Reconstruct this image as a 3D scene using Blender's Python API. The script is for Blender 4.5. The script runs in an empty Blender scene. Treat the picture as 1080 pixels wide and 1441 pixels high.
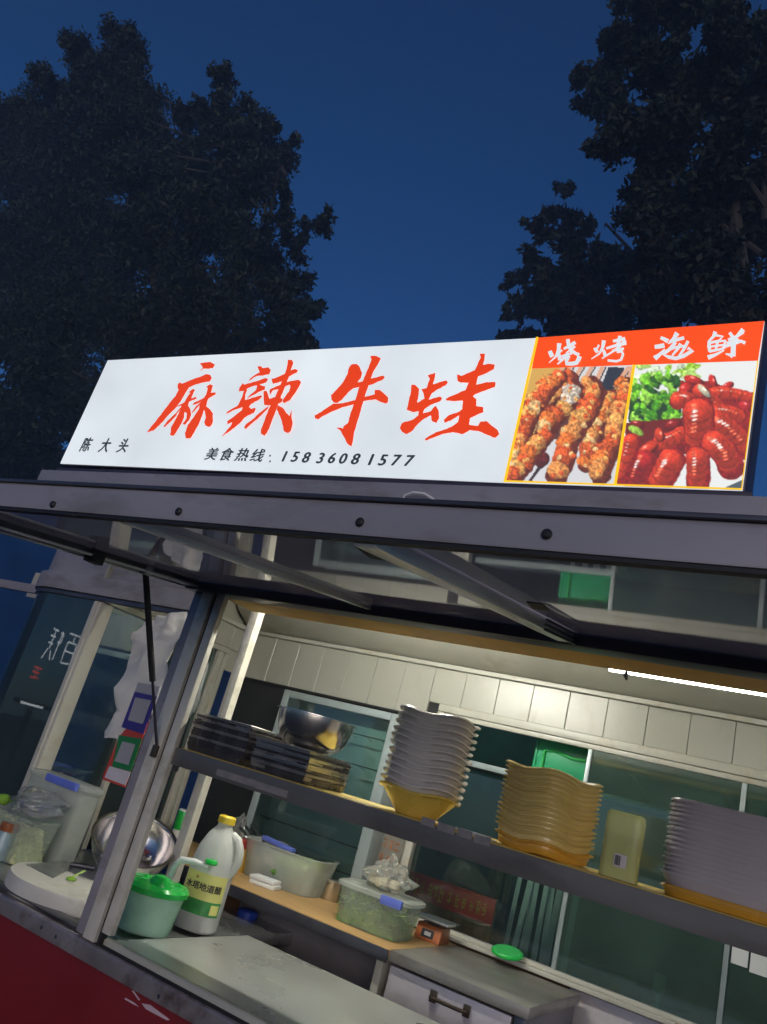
import bpy, bmesh, math, random
import numpy as np
from mathutils import Vector, Matrix, Euler
random.seed(7); rng = np.random.default_rng(7)
R_ = math.radians
scene = bpy.context.scene
COL = scene.collection

# ------------------------------------------------------------------ camera
F_PX, CX, CY = 1095.0, 540.0, 720.5
def _axes():
    X = -Vector((-1177 - CX, -(615 - CY), F_PX)); X.normalize()
    Z = Vector((1463 - CX, -(-2480 - CY), F_PX)); Z = Z - X * X.dot(Z); Z.normalize()
    Y = X.cross(Z)                       # (right, up, forward) is left handed
    if Y.z < 0: Y = -Y
    return X, Y, Z
AX, AY, AZ = _axes()
EYE = Vector((0, 0, 1.5))
def cam_to_world(c): return Vector((AX.dot(c), AY.dot(c), AZ.dot(c)))
def ray(px, py): return cam_to_world(Vector((px - CX, -(py - CY), F_PX)))
def at(px, py, **k):
    d = ray(px, py); a = list(k)[0]; i = 'xyz'.index(a)
    return EYE + d * ((k[a] - EYE[i]) / d[i])
FWD = cam_to_world(Vector((0, 0, 1)))
def mpp(p): return (Vector(p) - EYE).dot(FWD) / F_PX       # metres per photo pixel at a point
cam = bpy.data.cameras.new('camera'); co = bpy.data.objects.new('camera', cam); COL.objects.link(co)
right, up = cam_to_world(Vector((1, 0, 0))), cam_to_world(Vector((0, 1, 0)))
mw = Matrix((right, up, -FWD)).transposed().to_4x4(); mw.translation = EYE
co.matrix_world = mw
cam.sensor_fit = 'VERTICAL'; cam.sensor_height = 24.0; cam.lens = 24.0 * F_PX / 1441.0
cam.clip_start = 0.02; cam.clip_end = 500
scene.camera = co

# ------------------------------------------------------------------ sky, sun, exposure
world = bpy.data.worlds.new('World'); scene.world = world; world.use_nodes = True
wn, wl = world.node_tree.nodes, world.node_tree.links
bg = wn['Background']; sky = wn.new('ShaderNodeTexSky'); sky.sky_type = 'NISHITA'
sky.sun_disc = False; sky.sun_elevation = R_(4.0); sky.sun_rotation = R_(149)
sky.air_density = 0.5; sky.dust_density = 0.2; sky.ozone_density = 4.0
wl.new(sky.outputs[0], bg.inputs[0]); bg.inputs[1].default_value = 0.12
sun = bpy.data.lights.new('sun', 'SUN'); sun.energy = 1.25; sun.angle = R_(40); sun.color = (1.0, 0.84, 0.74)
so = bpy.data.objects.new('sun', sun); COL.objects.link(so)
so.rotation_euler = Vector((-0.45, 0.80, -0.15)).to_track_quat('-Z', 'Y').to_euler()
scene.view_settings.view_transform = 'Standard'; scene.view_settings.look = 'None'
scene.view_settings.exposure = 0.0; scene.view_settings.gamma = 1.0
scene.view_settings.use_curve_mapping = False
scene.cycles.use_denoising = True
scene.cycles.max_bounces = 7; scene.cycles.transparent_max_bounces = 18
scene.cycles.use_adaptive_sampling = True; scene.cycles.adaptive_threshold = 0.02
scene.cycles.caustics_reflective = False; scene.cycles.caustics_refractive = False

# ------------------------------------------------------------------ materials
MATS = {}
def M(name, col, rough=0.5, metal=0.0, var=0.12, scale=12.0, bump=0.0, bscale=60.0, dirt=None,
      spec=0.5, rvar=0.12, stretch=(1, 1, 1), trans=0.0, coat=0.0, sub=0.0):
    m = bpy.data.materials.new(name); m.use_nodes = True
    n, l = m.node_tree.nodes, m.node_tree.links
    b = n['Principled BSDF']; tc = n.new('ShaderNodeTexCoord'); mp = n.new('ShaderNodeMapping')
    mp.inputs['Scale'].default_value = stretch; l.new(tc.outputs['Object'], mp.inputs[0])
    ns = n.new('ShaderNodeTexNoise'); ns.inputs['Scale'].default_value = scale; ns.inputs['Detail'].default_value = 6
    l.new(mp.outputs[0], ns.inputs['Vector'])
    cr = n.new('ShaderNodeValToRGB'); e = cr.color_ramp.elements
    e[0].position = 0.3; e[1].position = 0.7
    e[0].color = (*[max(0, c * (1 - var)) for c in col], 1); e[1].color = (*[min(1, c * (1 + var)) for c in col], 1)
    l.new(ns.outputs['Fac'], cr.inputs[0]); out = cr.outputs[0]
    if dirt:
        dc, lo, hi, ds = dirt
        n2 = n.new('ShaderNodeTexNoise'); n2.inputs['Scale'].default_value = ds; n2.inputs['Detail'].default_value = 8
        n2.inputs['Roughness'].default_value = 0.65; l.new(mp.outputs[0], n2.inputs['Vector'])
        mr = n.new('ShaderNodeMapRange'); mr.inputs[1].default_value = lo; mr.inputs[2].default_value = hi
        l.new(n2.outputs['Fac'], mr.inputs[0])
        mx = n.new('ShaderNodeMix'); mx.data_type = 'RGBA'
        l.new(mr.outputs[0], mx.inputs['Factor']); l.new(out, mx.inputs['A']); mx.inputs['B'].default_value = (*dc, 1)
        out = mx.outputs['Result']
    l.new(out, b.inputs['Base Color'])
    rr = n.new('ShaderNodeMapRange'); rr.inputs[3].default_value = max(0.02, rough - rvar); rr.inputs[4].default_value = min(1, rough + rvar)
    l.new(ns.outputs['Fac'], rr.inputs[0]); l.new(rr.outputs[0], b.inputs['Roughness'])
    b.inputs['Metallic'].default_value = metal; b.inputs['Specular IOR Level'].default_value = spec
    b.inputs['Transmission Weight'].default_value = trans; b.inputs['Coat Weight'].default_value = coat
    if sub:
        b.inputs['Subsurface Weight'].default_value = sub; b.inputs['Subsurface Scale'].default_value = 0.02
    if bump:
        n3 = n.new('ShaderNodeTexNoise'); n3.inputs['Scale'].default_value = bscale; n3.inputs['Detail'].default_value = 5
        l.new(mp.outputs[0], n3.inputs['Vector'])
        bp = n.new('ShaderNodeBump'); bp.inputs['Strength'].default_value = bump; bp.inputs['Distance'].default_value = 0.01
        l.new(n3.outputs['Fac'], bp.inputs['Height']); l.new(bp.outputs[0], b.inputs['Normal'])
    MATS[name] = m; return m
def thin_glass(name, tint, refl=1.0, rough=0.02, ior=1.5, smear=0.0, smear_col=(.6, .65, .6)):
    m = bpy.data.materials.new(name); m.use_nodes = True
    n, l = m.node_tree.nodes, m.node_tree.links; n.clear()
    o = n.new('ShaderNodeOutputMaterial'); tr = n.new('ShaderNodeBsdfTransparent'); tr.inputs[0].default_value = (*tint, 1)
    gl = n.new('ShaderNodeBsdfGlossy'); gl.inputs['Roughness'].default_value = rough; gl.inputs[0].default_value = (refl, refl, refl, 1)
    fr = n.new('ShaderNodeFresnel'); fr.inputs[0].default_value = ior
    mx = n.new('ShaderNodeMixShader'); l.new(fr.outputs[0], mx.inputs[0]); l.new(tr.outputs[0], mx.inputs[1]); l.new(gl.outputs[0], mx.inputs[2])
    last = mx
    if smear:
        tc = n.new('ShaderNodeTexCoord'); mp = n.new('ShaderNodeMapping'); mp.inputs['Scale'].default_value = (3, 2, 2)
        l.new(tc.outputs['Object'], mp.inputs[0])
        ns = n.new('ShaderNodeTexNoise'); ns.inputs['Scale'].default_value = 2.0; ns.inputs['Detail'].default_value = 9; l.new(mp.outputs[0], ns.inputs['Vector'])
        mr = n.new('ShaderNodeMapRange'); mr.inputs[1].default_value = .35; mr.inputs[2].default_value = .85; mr.inputs[3].default_value = smear * .5; mr.inputs[4].default_value = smear
        l.new(ns.outputs['Fac'], mr.inputs[0]); df0 = n.new('ShaderNodeBsdfDiffuse'); df0.inputs[0].default_value = (*smear_col, 1); dt = n.new('ShaderNodeBsdfTranslucent'); dt.inputs[0].default_value = (*smear_col, 1)
        df = n.new('ShaderNodeMixShader'); df.inputs[0].default_value = .5; l.new(df0.outputs[0], df.inputs[1]); l.new(dt.outputs[0], df.inputs[2])
        m2 = n.new('ShaderNodeMixShader'); l.new(mr.outputs[0], m2.inputs[0]); l.new(mx.outputs[0], m2.inputs[1]); l.new(df.outputs[0], m2.inputs[2]); last = m2
    l.new(last.outputs[0], o.inputs[0]); MATS[name] = m; return m
def milky(name, col, fac, rough=0.3, var=0.1, scale=20, bump=0.0, bscale=30):
    """Translucent plastic: partly see-through, partly a scattering skin."""
    m = M(name, col, rough, var=var, scale=scale, bump=bump, bscale=bscale)
    n, l = m.node_tree.nodes, m.node_tree.links; b = n['Principled BSDF']; o = n['Material Output']
    tl = n.new('ShaderNodeBsdfTranslucent'); tl.inputs[0].default_value = (*col, 1)
    a = n.new('ShaderNodeMixShader'); a.inputs[0].default_value = 0.35; l.new(b.outputs[0], a.inputs[1]); l.new(tl.outputs[0], a.inputs[2])
    tr = n.new('ShaderNodeBsdfTransparent'); tr.inputs[0].default_value = (*[0.5 + 0.5 * c for c in col], 1)
    mx = n.new('ShaderNodeMixShader'); mx.inputs[0].default_value = fac
    l.new(tr.outputs[0], mx.inputs[1]); l.new(a.outputs[0], mx.inputs[2]); l.new(mx.outputs[0], o.inputs[0]); return m
def glow(name, col, strength, attr=None, var=0.0):
    m = bpy.data.materials.new(name); m.use_nodes = True
    n, l = m.node_tree.nodes, m.node_tree.links; b = n['Principled BSDF']
    b.inputs['Base Color'].default_value = (*[c * .6 for c in col], 1); b.inputs['Roughness'].default_value = .35
    b.inputs['Emission Color'].default_value = (*col, 1); b.inputs['Emission Strength'].default_value = strength
    if attr:
        a = n.new('ShaderNodeAttribute'); a.attribute_name = attr
        l.new(a.outputs['Color'], b.inputs['Emission Color'])
        b.inputs['Base Color'].default_value = (.1, .1, .1, 1)
    if var:
        tc = n.new('ShaderNodeTexCoord'); ns = n.new('ShaderNodeTexNoise'); ns.inputs['Scale'].default_value = 3.0; ns.inputs['Detail'].default_value = 3
        l.new(tc.outputs['Object'], ns.inputs['Vector'])
        mr = n.new('ShaderNodeMapRange'); mr.inputs[1].default_value = .3; mr.inputs[2].default_value = .7
        mr.inputs[3].default_value = strength * (1 - var); mr.inputs[4].default_value = strength * (1 + var)
        l.new(ns.outputs['Fac'], mr.inputs[0]); l.new(mr.outputs[0], b.inputs['Emission Strength'])
    MATS[name] = m; return m
def srgb(r, g, b): return tuple(((c / 255) / 12.92 if c / 255 <= .04045 else ((c / 255 + .055) / 1.055) ** 2.4) for c in (r, g, b))

M('aluminium', (.42, .42, .45), .38, .75, var=.15, scale=6, bump=.05, bscale=25, dirt=((.18, .16, .14), .55, .85, 7), stretch=(.3, 1, 1))
M('bright_alu', (.80, .80, .83), .38, .75, var=.12, scale=7, bump=.05, dirt=((.35, .33, .30), .55, .85, 8), stretch=(1, .3, 1))
M('dark_aluminium', (.085, .085, .105), .35, .5, var=.25, scale=8, bump=.04, dirt=((.12, .11, .10), .6, .9, 9), stretch=(.3, 1, 1))
M('grey_paint', (.33, .31, .345), .45, .15, var=.15, scale=5, bump=.05, bscale=30, dirt=((.20, .18, .17), .50, .72, 11), stretch=(.35, 1, 1))
M('cream_paint', (.41, .40, .335), .45, var=.08, scale=5, bump=.05, bscale=40, dirt=((.26, .22, .13), .54, .80, 6))
M('post_paint', (.76, .72, .63), .4, .2, var=.1, scale=6, bump=.05, dirt=((.22, .19, .10), .5, .8, 6))
M('white_panel', (.42, .415, .36), .30, var=.08, scale=4, bump=.05, bscale=14, dirt=((.30, .26, .17), .56, .85, 6), spec=.5, stretch=(1, 1, .4))
M('white_frame', (.50, .49, .43), .35, var=.08, scale=6, bump=.03, dirt=((.33, .26, .12), .55, .85, 12))
M('tan_board', (.60, .37, .10), .55, var=.15, scale=4, bump=.1, bscale=40, dirt=((.50, .40, .25), .6, .85, 4))
M('steel', (.55, .55, .54), .3, .9, var=.12, scale=4, bump=.05, bscale=8, dirt=((.30, .28, .24), .55, .85, 5), rvar=.15)
M('counter_steel', (.64, .65, .62), .30, .5, var=.08, scale=4, bump=.10, bscale=9, dirt=((.52, .51, .47), .40, .95, 5), rvar=.14)
M('worn_steel', (.26, .25, .235), .36, .4, var=.25, scale=5, bump=.1, bscale=12, dirt=((.14, .12, .10), .48, .7, 7), stretch=(.4, 1, 1))
M('bowl_steel', (.62, .60, .58), .2, 1.0, var=.08, scale=5, bump=.03, bscale=15)
M('dark_steel', (.10, .10, .12), .32, .7, var=.25, scale=9, bump=.05, bscale=40)
M('tray_black', (.095, .09, .11), .26, .6, var=.35, scale=18, bump=.08, bscale=50, dirt=((.16, .15, .15), .62, .8, 25))
M('tray_grey', (.34, .33, .34), .3, .6, var=.3, scale=18, bump=.08)
M('shelf_grey', (.17, .16, .155), .4, .25, var=.25, scale=6, bump=.08, bscale=20, dirt=((.10, .09, .08), .5, .75, 9), stretch=(.4, 1, 1))
M('header_paint', (.56, .54, .58), .45, .1, var=.15, scale=5, bump=.06, dirt=((.34, .32, .34), .5, .8, 5), stretch=(.3, 1, 1))
M('red_body', (.22, .014, .018), .32, var=.18, scale=2.5, bump=.04, bscale=12, dirt=((.16, .010, .013), .5, .85, 2.5), coat=.2)
M('trim_metal', (.34, .30, .305), .42, .5, var=.25, scale=7, bump=.12, bscale=18, dirt=((.10, .055, .04), .52, .72, 8))
M('black_rubber', (.012, .012, .014), .55, var=.3, bump=.05)
M('dark_void', (.008, .009, .010), .7, var=.3)
M('dark_green_wall', (.014, .070, .030), .3, var=.75, scale=2.2, bump=.05, bscale=9)
M('blue_tarp', (.028, .10, .28), .35, var=.25, scale=2.5, bump=.25, bscale=5)
M('plywood', (.47, .29, .12), .45, var=.14, scale=4, bump=.06, bscale=30, dirt=((.27, .15, .06), .58, .85, 9), stretch=(.4, 3, 1))
M('shelf_yellow', (.62, .46, .10), .38, var=.15, scale=8, dirt=((.42, .22, .04), .55, .8, 12))
M('dish_white', (.70, .67, .66), .22, var=.05, scale=8, spec=.5, coat=.2)
M('dish_yellow_bounce', (.72, .52, .10), .25, var=.08, scale=8, coat=.2)  # yellow shelf reflection painted into the lowest white dish
M('dish_cream', (.76, .58, .20), .22, var=.08, scale=10, coat=.25)
M('dish_lilac', (.56, .50, .52), .24, var=.08, scale=8, coat=.2)
M('dish_orange_bounce', (.70, .36, .04), .25, var=.1, scale=8, coat=.2)  # shelf reflection painted as orange into the lowest plate and platter
milky('tub_clear', (.78, .84, .78), .24, .2, bump=.05)
milky('tub_milky', (.78, .82, .78), .48, .25, bump=.04)
milky('tub_green', (.66, .96, .78), .74, .25, var=.12, scale=12)
milky('jug_plastic', (.82, .84, .80), .86, .3, var=.05)
milky('box_yellow', (.78, .82, .46), .66, .22, var=.1)
milky('bag_film', (.86, .88, .86), .42, .18, bump=.6, bscale=25)
milky('strip_film', (.78, .84, .81), .85, .25, var=.15)
M('green_plastic', (.012, .46, .06), .28, var=.1, coat=.2)
M('green_box', (.008, .34, .14), .35, var=.12)
M('green_lid', (.03, .46, .10), .4, var=.1)
M('blue_plastic', (.13, .18, .62), .35, var=.12)
M('deep_blue', (.012, .05, .38), .4, var=.12)
M('yellow_cap', (.80, .58, .04), .35, var=.1)
M('white_plastic', (.72, .73, .72), .35, var=.05)
M('paper', (.62, .62, .59), .7, var=.06, scale=6, bump=.15, bscale=6)
M('paper_white', (.74, .76, .77), .6, var=.04)
M('board_white', (.62, .60, .53), .55, var=.1, scale=8, bump=.12, bscale=12, dirt=((.40, .36, .24), .55, .8, 10))
M('blade', (.45, .45, .43), .3, .85, var=.2, scale=8, dirt=((.2, .19, .17), .5, .8, 12))
M('veg_pale', (.62, .62, .34), .6, var=.35, scale=60, bump=.4, bscale=60)
M('veg_green', (.13, .28, .04), .5, var=.5, scale=35, bump=.4, bscale=45)
M('veg_light', (.36, .52, .14), .5, var=.35, scale=30, bump=.3, bscale=40)
M('pepper', (.22, .42, .035), .25, var=.2, scale=8, coat=.3)
M('dough', (.72, .64, .48), .6, var=.15, scale=20, bump=.2, bscale=18)
M('label_yellow', (.72, .70, .22), .45, var=.05)
M('label_green', (.04, .26, .06), .45, var=.2, scale=60)
M('ink', (.02, .022, .02), .6, var=.1)
M('ink_gold', (.42, .24, .05), .5, var=.1)
M('vinegar', (.018, .010, .008), .15, var=.1)
M('card_blue', (.040, .030, .24), .4, var=.08)
M('card_green', (.012, .20, .055), .4, var=.08)
M('card_red', (.52, .05, .035), .4, var=.08)
M('card_white', (.62, .58, .62), .45, var=.05)
M('card_grey', (.36, .35, .38), .45, var=.05)
M('banner_red', (.80, .045, .028), .5, var=.2, scale=8)
M('banner_brown', (.28, .12, .05), .55, var=.35, scale=6, stretch=(6, 1, 1))
M('banner_ink', (.90, .62, .06), .5, var=.15)
M('poster_grey', (.20, .19, .17), .5, var=.12)
M('poster_ink', (.38, .13, .04), .5, var=.2)
M('can_red', (.48, .045, .03), .35, var=.15)
M('can_yellow', (.62, .40, .06), .4, var=.15)
M('tin', (.50, .44, .34), .3, .85, var=.2)
M('cooler_teal', (.32, .43, .45), .35, .1, var=.12, scale=4, dirt=((.22, .29, .30), .5, .8, 4))
M('cooler_grey', (.34, .40, .41), .35, .2, var=.1)
M('scale_orange', (.32, .10, .035), .4, var=.15)
M('cabinet_grey', (.20, .19, .20), .45, .2, var=.15, scale=4, dirt=((.10, .10, .10), .5, .8, 4))
M('drawer', (.62, .58, .61), .4, .35, var=.12, scale=4, dirt=((.25, .22, .24), .5, .8, 4))
M('handle_brown', (.10, .075, .055), .4, .6, var=.2)
M('wood_brown', (.19, .085, .035), .5, var=.25, scale=8, stretch=(.3, 4, 1))
M('scuff', (.62, .46, .52), .6, var=.1)
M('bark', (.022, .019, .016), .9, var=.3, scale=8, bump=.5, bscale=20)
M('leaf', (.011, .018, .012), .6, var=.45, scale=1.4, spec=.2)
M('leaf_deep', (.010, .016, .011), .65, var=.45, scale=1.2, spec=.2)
M('asphalt', (.05, .05, .052), .85, var=.25, scale=30, bump=.4, bscale=90)
M('sign_case', (.055, .048, .075), .45, .3, var=.15)
M('wire_white', (.7, .7, .7), .4, var=.05)
M('wire_dark', (.05, .06, .06), .4, .5, var=.1)
M('sticker', (.24, .23, .24), .5, var=.3, scale=40, dirt=((.25, .18, .15), .5, .7, 40))
thin_glass('hatch_glass', (.86, .90, .92), 1.0, .03, 2.2, smear=.30, smear_col=(.74, .68, .70))
thin_glass('window_glass', (.80, .90, .86), 1.0, .02, 1.5, smear=.05, smear_col=(.45, .60, .62))
thin_glass('green_glass', (.55, .72, .62), 1.0, .04, 1.75, smear=.30, smear_col=(.34, .54, .46))
thin_glass('film', (.93, .94, .93), 1.0, .16, 1.5, smear=.34, smear_col=(.80, .82, .80))
thin_glass('curved_glass', (.93, .97, .97), 1.0, .02, 1.6, smear=.05, smear_col=(.4, .62, .66))
glow('tube_light', (1.0, .99, .88), 15.0)
glow('tube_light_bright', (1.0, .99, .88), 190.0)
glow('sign_white', srgb(224, 232, 236), .82, var=.10)
glow('sign_red', srgb(222, 62, 18), .95)
glow('sign_ink', srgb(46, 54, 60), .8)
glow('sign_band', srgb(240, 78, 26), .98, var=.05)
glow('sign_yellow', srgb(250, 196, 30), .95)
glow('sign_print', (1, 1, 1), 1.15, attr='print')

# ------------------------------------------------------------------ mesh helpers
class MB:
    def __init__(s): s.v = []; s.f = []
    def add(s, vs, fs):
        o = len(s.v); s.v += [tuple(v) for v in vs]; s.f += [tuple(i + o for i in f) for f in fs]; return s
    def box(s, x0, x1, y0, y1, z0, z1):
        return s.add([(x, y, z) for z in (z0, z1) for y in (y0, y1) for x in (x0, x1)],
                     [(0, 2, 3, 1), (4, 5, 7, 6), (0, 1, 5, 4), (2, 6, 7, 3), (0, 4, 6, 2), (1, 3, 7, 5)])
    def bar(s, a, b, w, h, upv=(0, 0, 1)):
        a, b = Vector(a), Vector(b); d = (b - a).normalized(); u = Vector(upv)
        sd = d.cross(u).normalized(); u = sd.cross(d)
        vs = [p + sd * (w / 2 * i) + u * (h / 2 * j) for p in (a, b) for j in (-1, 1) for i in (-1, 1)]
        return s.add(vs, [(0, 1, 3, 2), (4, 6, 7, 5), (0, 4, 5, 1), (2, 3, 7, 6), (0, 2, 6, 4), (1, 5, 7, 3)])
    def tube(s, pts, r, n=8):
        pts = [Vector(p) for p in pts]; rs = r if isinstance(r, (list, tuple)) else [r] * len(pts)
        vs = []; fs = []; prev = None
        for i, p in enumerate(pts):
            d = (pts[min(i + 1, len(pts) - 1)] - pts[max(i - 1, 0)]).normalized()
            ref = prev if prev is not None else (Vector((0, 0, 1)) if abs(d.z) < .9 else Vector((1, 0, 0)))
            sd = d.cross(ref).normalized(); u = sd.cross(d).normalized(); prev = u
            for k in range(n):
                t = 2 * math.pi * k / n; vs.append(p + (sd * math.cos(t) + u * math.sin(t)) * rs[i])
        for i in range(len(pts) - 1):
            for k in range(n):
                a = i * n + k; b = i * n + (k + 1) % n; fs.append((a, b, b + n, a + n))
        fs.append(tuple(range(n))[::-1]); fs.append(tuple(range((len(pts) - 1) * n, len(pts) * n)))
        return s.add(vs, fs)
    def lathe(s, prof, n=32, c=(0, 0, 0), p=2.0, sx=1.0, sy=1.0, wave=None, a0=0.0):
        vs = []; fs = []
        for (r, z) in prof:
            for k in range(n):
                t = 2 * math.pi * k / n + a0; cc, ss = math.cos(t), math.sin(t)
                q = 1.0 / (abs(cc) ** p + abs(ss) ** p) ** (1 / p)
                zz = z + (wave(t, r) if wave else 0)
                vs.append((c[0] + cc * q * r * sx, c[1] + ss * q * r * sy, c[2] + zz))
        m = len(prof)
        for i in range(m - 1):
            for k in range(n):
                a = i * n + k; b = i * n + (k + 1) % n; fs.append((a, b, b + n, a + n))
        if prof[0][0] > 1e-6: fs.append(tuple(range(n))[::-1])
        if prof[-1][0] > 1e-6: fs.append(tuple(range((m - 1) * n, m * n)))
        return s.add(vs, fs)
    def prism(s, poly, a, b, axis='x'):
        """poly: 2-D outline in the plane across axis, pulled from a to b."""
        def P(u, v, t): return {'x': (t, u, v), 'y': (u, t, v), 'z': (u, v, t)}[axis]
        n = len(poly); vs = [P(u, v, a) for u, v in poly] + [P(u, v, b) for u, v in poly]
        fs = [tuple(range(n)), tuple(range(n, 2 * n))[::-1]] + [(i, i + n, (i + 1) % n + n, (i + 1) % n) for i in range(n)]
        return s.add(vs, fs)
    def sheet(s, poly, thick, normal=(0, 0, 1)):
        nv = Vector(normal) * thick; n = len(poly); vs = [Vector(p) for p in poly]; vs += [p + nv for p in vs]
        return s.add(vs, [tuple(range(n))[::-1], tuple(range(n, 2 * n))] + [(i, (i + 1) % n, (i + 1) % n + n, i + n) for i in range(n)])
    def mesh(s, name, mat, bevel=0.0, seg=2, smooth=True, angle=35):
        me = bpy.data.meshes.new(name); me.from_pydata(s.v, [], s.f); me.update()
        bm = bmesh.new(); bm.from_mesh(me)
        bmesh.ops.recalc_face_normals(bm, faces=bm.faces)
        if bevel: bmesh.ops.bevel(bm, geom=list(bm.edges), offset=bevel, segments=seg, profile=.6, affect='EDGES', clamp_overlap=True)
        bm.to_mesh(me); bm.free()
        if mat: me.materials.append(MATS[mat])
        if smooth:
            me.polygons.foreach_set('use_smooth', [True] * len(me.polygons)); me.set_sharp_from_angle(angle=R_(angle))
        return me
def ob(name, me, parent=None, loc=(0, 0, 0), rot=None):
    o = bpy.data.objects.new(name, me); COL.objects.link(o); o.location = loc
    if rot is not None: o.rotation_euler = rot
    if parent: o.parent = parent
    return o
def tag(o, label=None, cat=None, group=None, kind=None):
    for k, v in (('label', label), ('category', cat), ('group', group), ('kind', kind)):
        if v: o[k] = v
    return o
def empty(name, loc, label, cat, group=None, rz=0.0, rot=None):
    o = bpy.data.objects.new(name, None); COL.objects.link(o); o.location = loc
    o.rotation_euler = rot if rot is not None else (0, 0, rz); o.empty_display_size = .05
    return tag(o, label, cat, group)
def copy_tree(o, parent=None):
    c = o.copy(); COL.objects.link(c); c.parent = parent
    for ch in list(o.children): copy_tree(ch, c)
    return c
def wpart(name, mb, mat, parent, bevel=0.0, **k):
    """A part whose mesh is in world coordinates, under an unrotated thing (or a part of one)."""
    o = ob(name, mb.mesh(name, mat, bevel, **k), parent)
    if parent.parent is None: o.location = -Vector(parent.location)
    return o
def part(name, mb, mat, parent, bevel=0.0, loc=(0, 0, 0), rot=None, **k):
    return ob(name, mb.mesh(name, mat, bevel, **k), parent, loc, rot)
def ordinal(i): return ['first', 'second', 'third', 'fourth', 'fifth', 'sixth', 'seventh', 'eighth', 'ninth', 'tenth', 'eleventh', 'twelfth', 'thirteenth', 'fourteenth', 'fifteenth', 'sixteenth', 'seventeenth', 'eighteenth', 'nineteenth', 'twentieth'][i]
def pile_place(k, n):
    """k counts from the bottom."""
    if k == n - 1: return 'topmost'
    if k == 0: return 'lowest'
    return ordinal(n - 1 - k) + ' from the top' if k > n // 2 else ordinal(k) + ' from the bottom'

# ------------------------------------------------------------------ ground
g = MB().add([(-32, -32, 0), (32, -32, 0), (32, 32, 0), (-32, 32, 0)], [(0, 1, 2, 3)])
tag(ob('ground', g.mesh('ground', 'asphalt')), kind='structure')

# ------------------------------------------------------------------ food cart
Y0, XL, XR, YB = 1.622, -3.2, 1.15, 3.0
XW = -2.62                                   # left end wall
cart = empty('food_cart', (-1.0, 2.3, 0), 'red snack cart with steel counter, raised glass hatch and white panelled inside', 'food cart')
def cp(name, mb, mat, bevel=0.0, **k): return wpart(name, mb, mat, cart, bevel, **k)
# body
cp('body_panel', MB().box(XL, XR, 1.668, 1.70, .22, .893), 'red_body', .004)
cp('floor_panel', MB().box(XL, XR, 1.705, 3.06, .18, .215), 'dark_steel')
prof = [(1.624, .893), (1.624, .932), (1.630, .938), (1.664, .938), (1.664, .893)]
cp('front_trim', MB().prism(prof, XL, XR), 'trim_metal', .003)
for i, (px, py) in enumerate([(80, 1318), (225, 1402), (60, 1305)]):
    c = at(px, py, y=1.627)
    cp('rivet', MB().lathe([(.006, 0), (.005, .003), (0, .0045)], 10, (0, 0, 0)), 'dark_steel').matrix_local = Matrix.Translation(c - cart.location) @ Matrix.Rotation(R_(90), 4, 'X')
for pts in ([(177, 1404), (190, 1411), (196, 1417), (186, 1412), (176, 1406)], [(200, 1412), (212, 1414), (240, 1435), (236, 1436), (206, 1420)], [(186, 1394), (189, 1394), (198, 1407), (196, 1408)]):
    cp('paint_scuff', MB().sheet([at(x, y, y=1.6675) for x, y in pts], .0012, (0, -1, 0)), 'scuff')
cp('counter_edge', MB().prism([(1.630, .945), (1.630, .956), (1.635, .960), (1.649, .960), (1.649, .945)], -1.635, XR), 'white_frame', .0015)
cp('edge_gap_shade', MB().box(-1.636, XR, 1.6262, 1.652, .9385, .9446), 'black_rubber')  # dark strip painting the shaded gap below the white edge
cp('counter_top', MB().box(-1.60, XR, 1.653, 2.245, .915, .950), 'counter_steel', .004)
cp('side_counter', MB().box(XL, -1.640, 1.692, 2.60, .90, .938), 'steel', .004)
cp('counter_front_lip', MB().box(XL, -1.69, 1.640, 1.690, .9445, .9475), 'dark_steel', .001)
# front post : grey outer channel, pale face, dark slot, pale inner channel
cp('post', MB().box(-1.682, -1.638, 1.622, 1.640, .946, 1.885), 'grey_paint', .002)
cp('post', MB().box(-1.637, -1.594, 1.606, 1.630, .946, 1.885), 'post_paint', .003)
cp('post_slot', MB().box(-1.594, -1.583, 1.618, 1.636, .946, 1.885), 'black_rubber')
cp('post', MB().box(-1.583, -1.552, 1.610, 1.630, .974, 1.868), 'post_paint', .003)
cp('shelf_bracket', MB().box(-1.590, -1.556, 1.632, 1.66, 1.380, 1.422), 'dark_steel', .002)
cp('rear_post', MB().box(-1.905, -1.868, 2.130, 2.165, .951, 2.113), 'post_paint', .003)
cp('right_post', MB().box(1.05, 1.12, 1.606, 1.68, .946, 1.885), 'post_paint', .003)
# head of the opening
cp('header_panel', MB().box(-1.72, XR, 1.66, 1.69, 1.905, 2.134), 'header_paint', .002)
cp('soffit_board', MB().box(-1.598, XR, 1.652, 1.788, 1.869, 1.884), 'tan_board', .002)
cp('hinge_beam', MB().prism([(1.592, 1.866), (1.592, 1.892), (1.600, 1.906), (1.648, 1.906), (1.650, 1.866)], -1.70, XR), 'dark_aluminium', .003)
cp('ceiling_panel', MB().box(XW, XR, 1.69, 3.0, 2.115, 2.135), 'cream_paint')
cp('ceiling_cove', MB().prism([(2.80, 2.114), (2.81, 2.085), (2.90, 2.035), (2.984, 2.022), (2.984, 2.03), (2.9, 2.052), (2.82, 2.10), (2.815, 2.114)], -2.60, XR), 'cream_paint')
cp('ceiling_trim', MB().box(-2.60, XR, 2.960, 2.983, 2.004, 2.022), 'white_frame', .003)
cp('roof', MB().box(-2.70, XR + .05, 1.66, 3.12, 2.150, 2.170), 'dark_aluminium')
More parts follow.
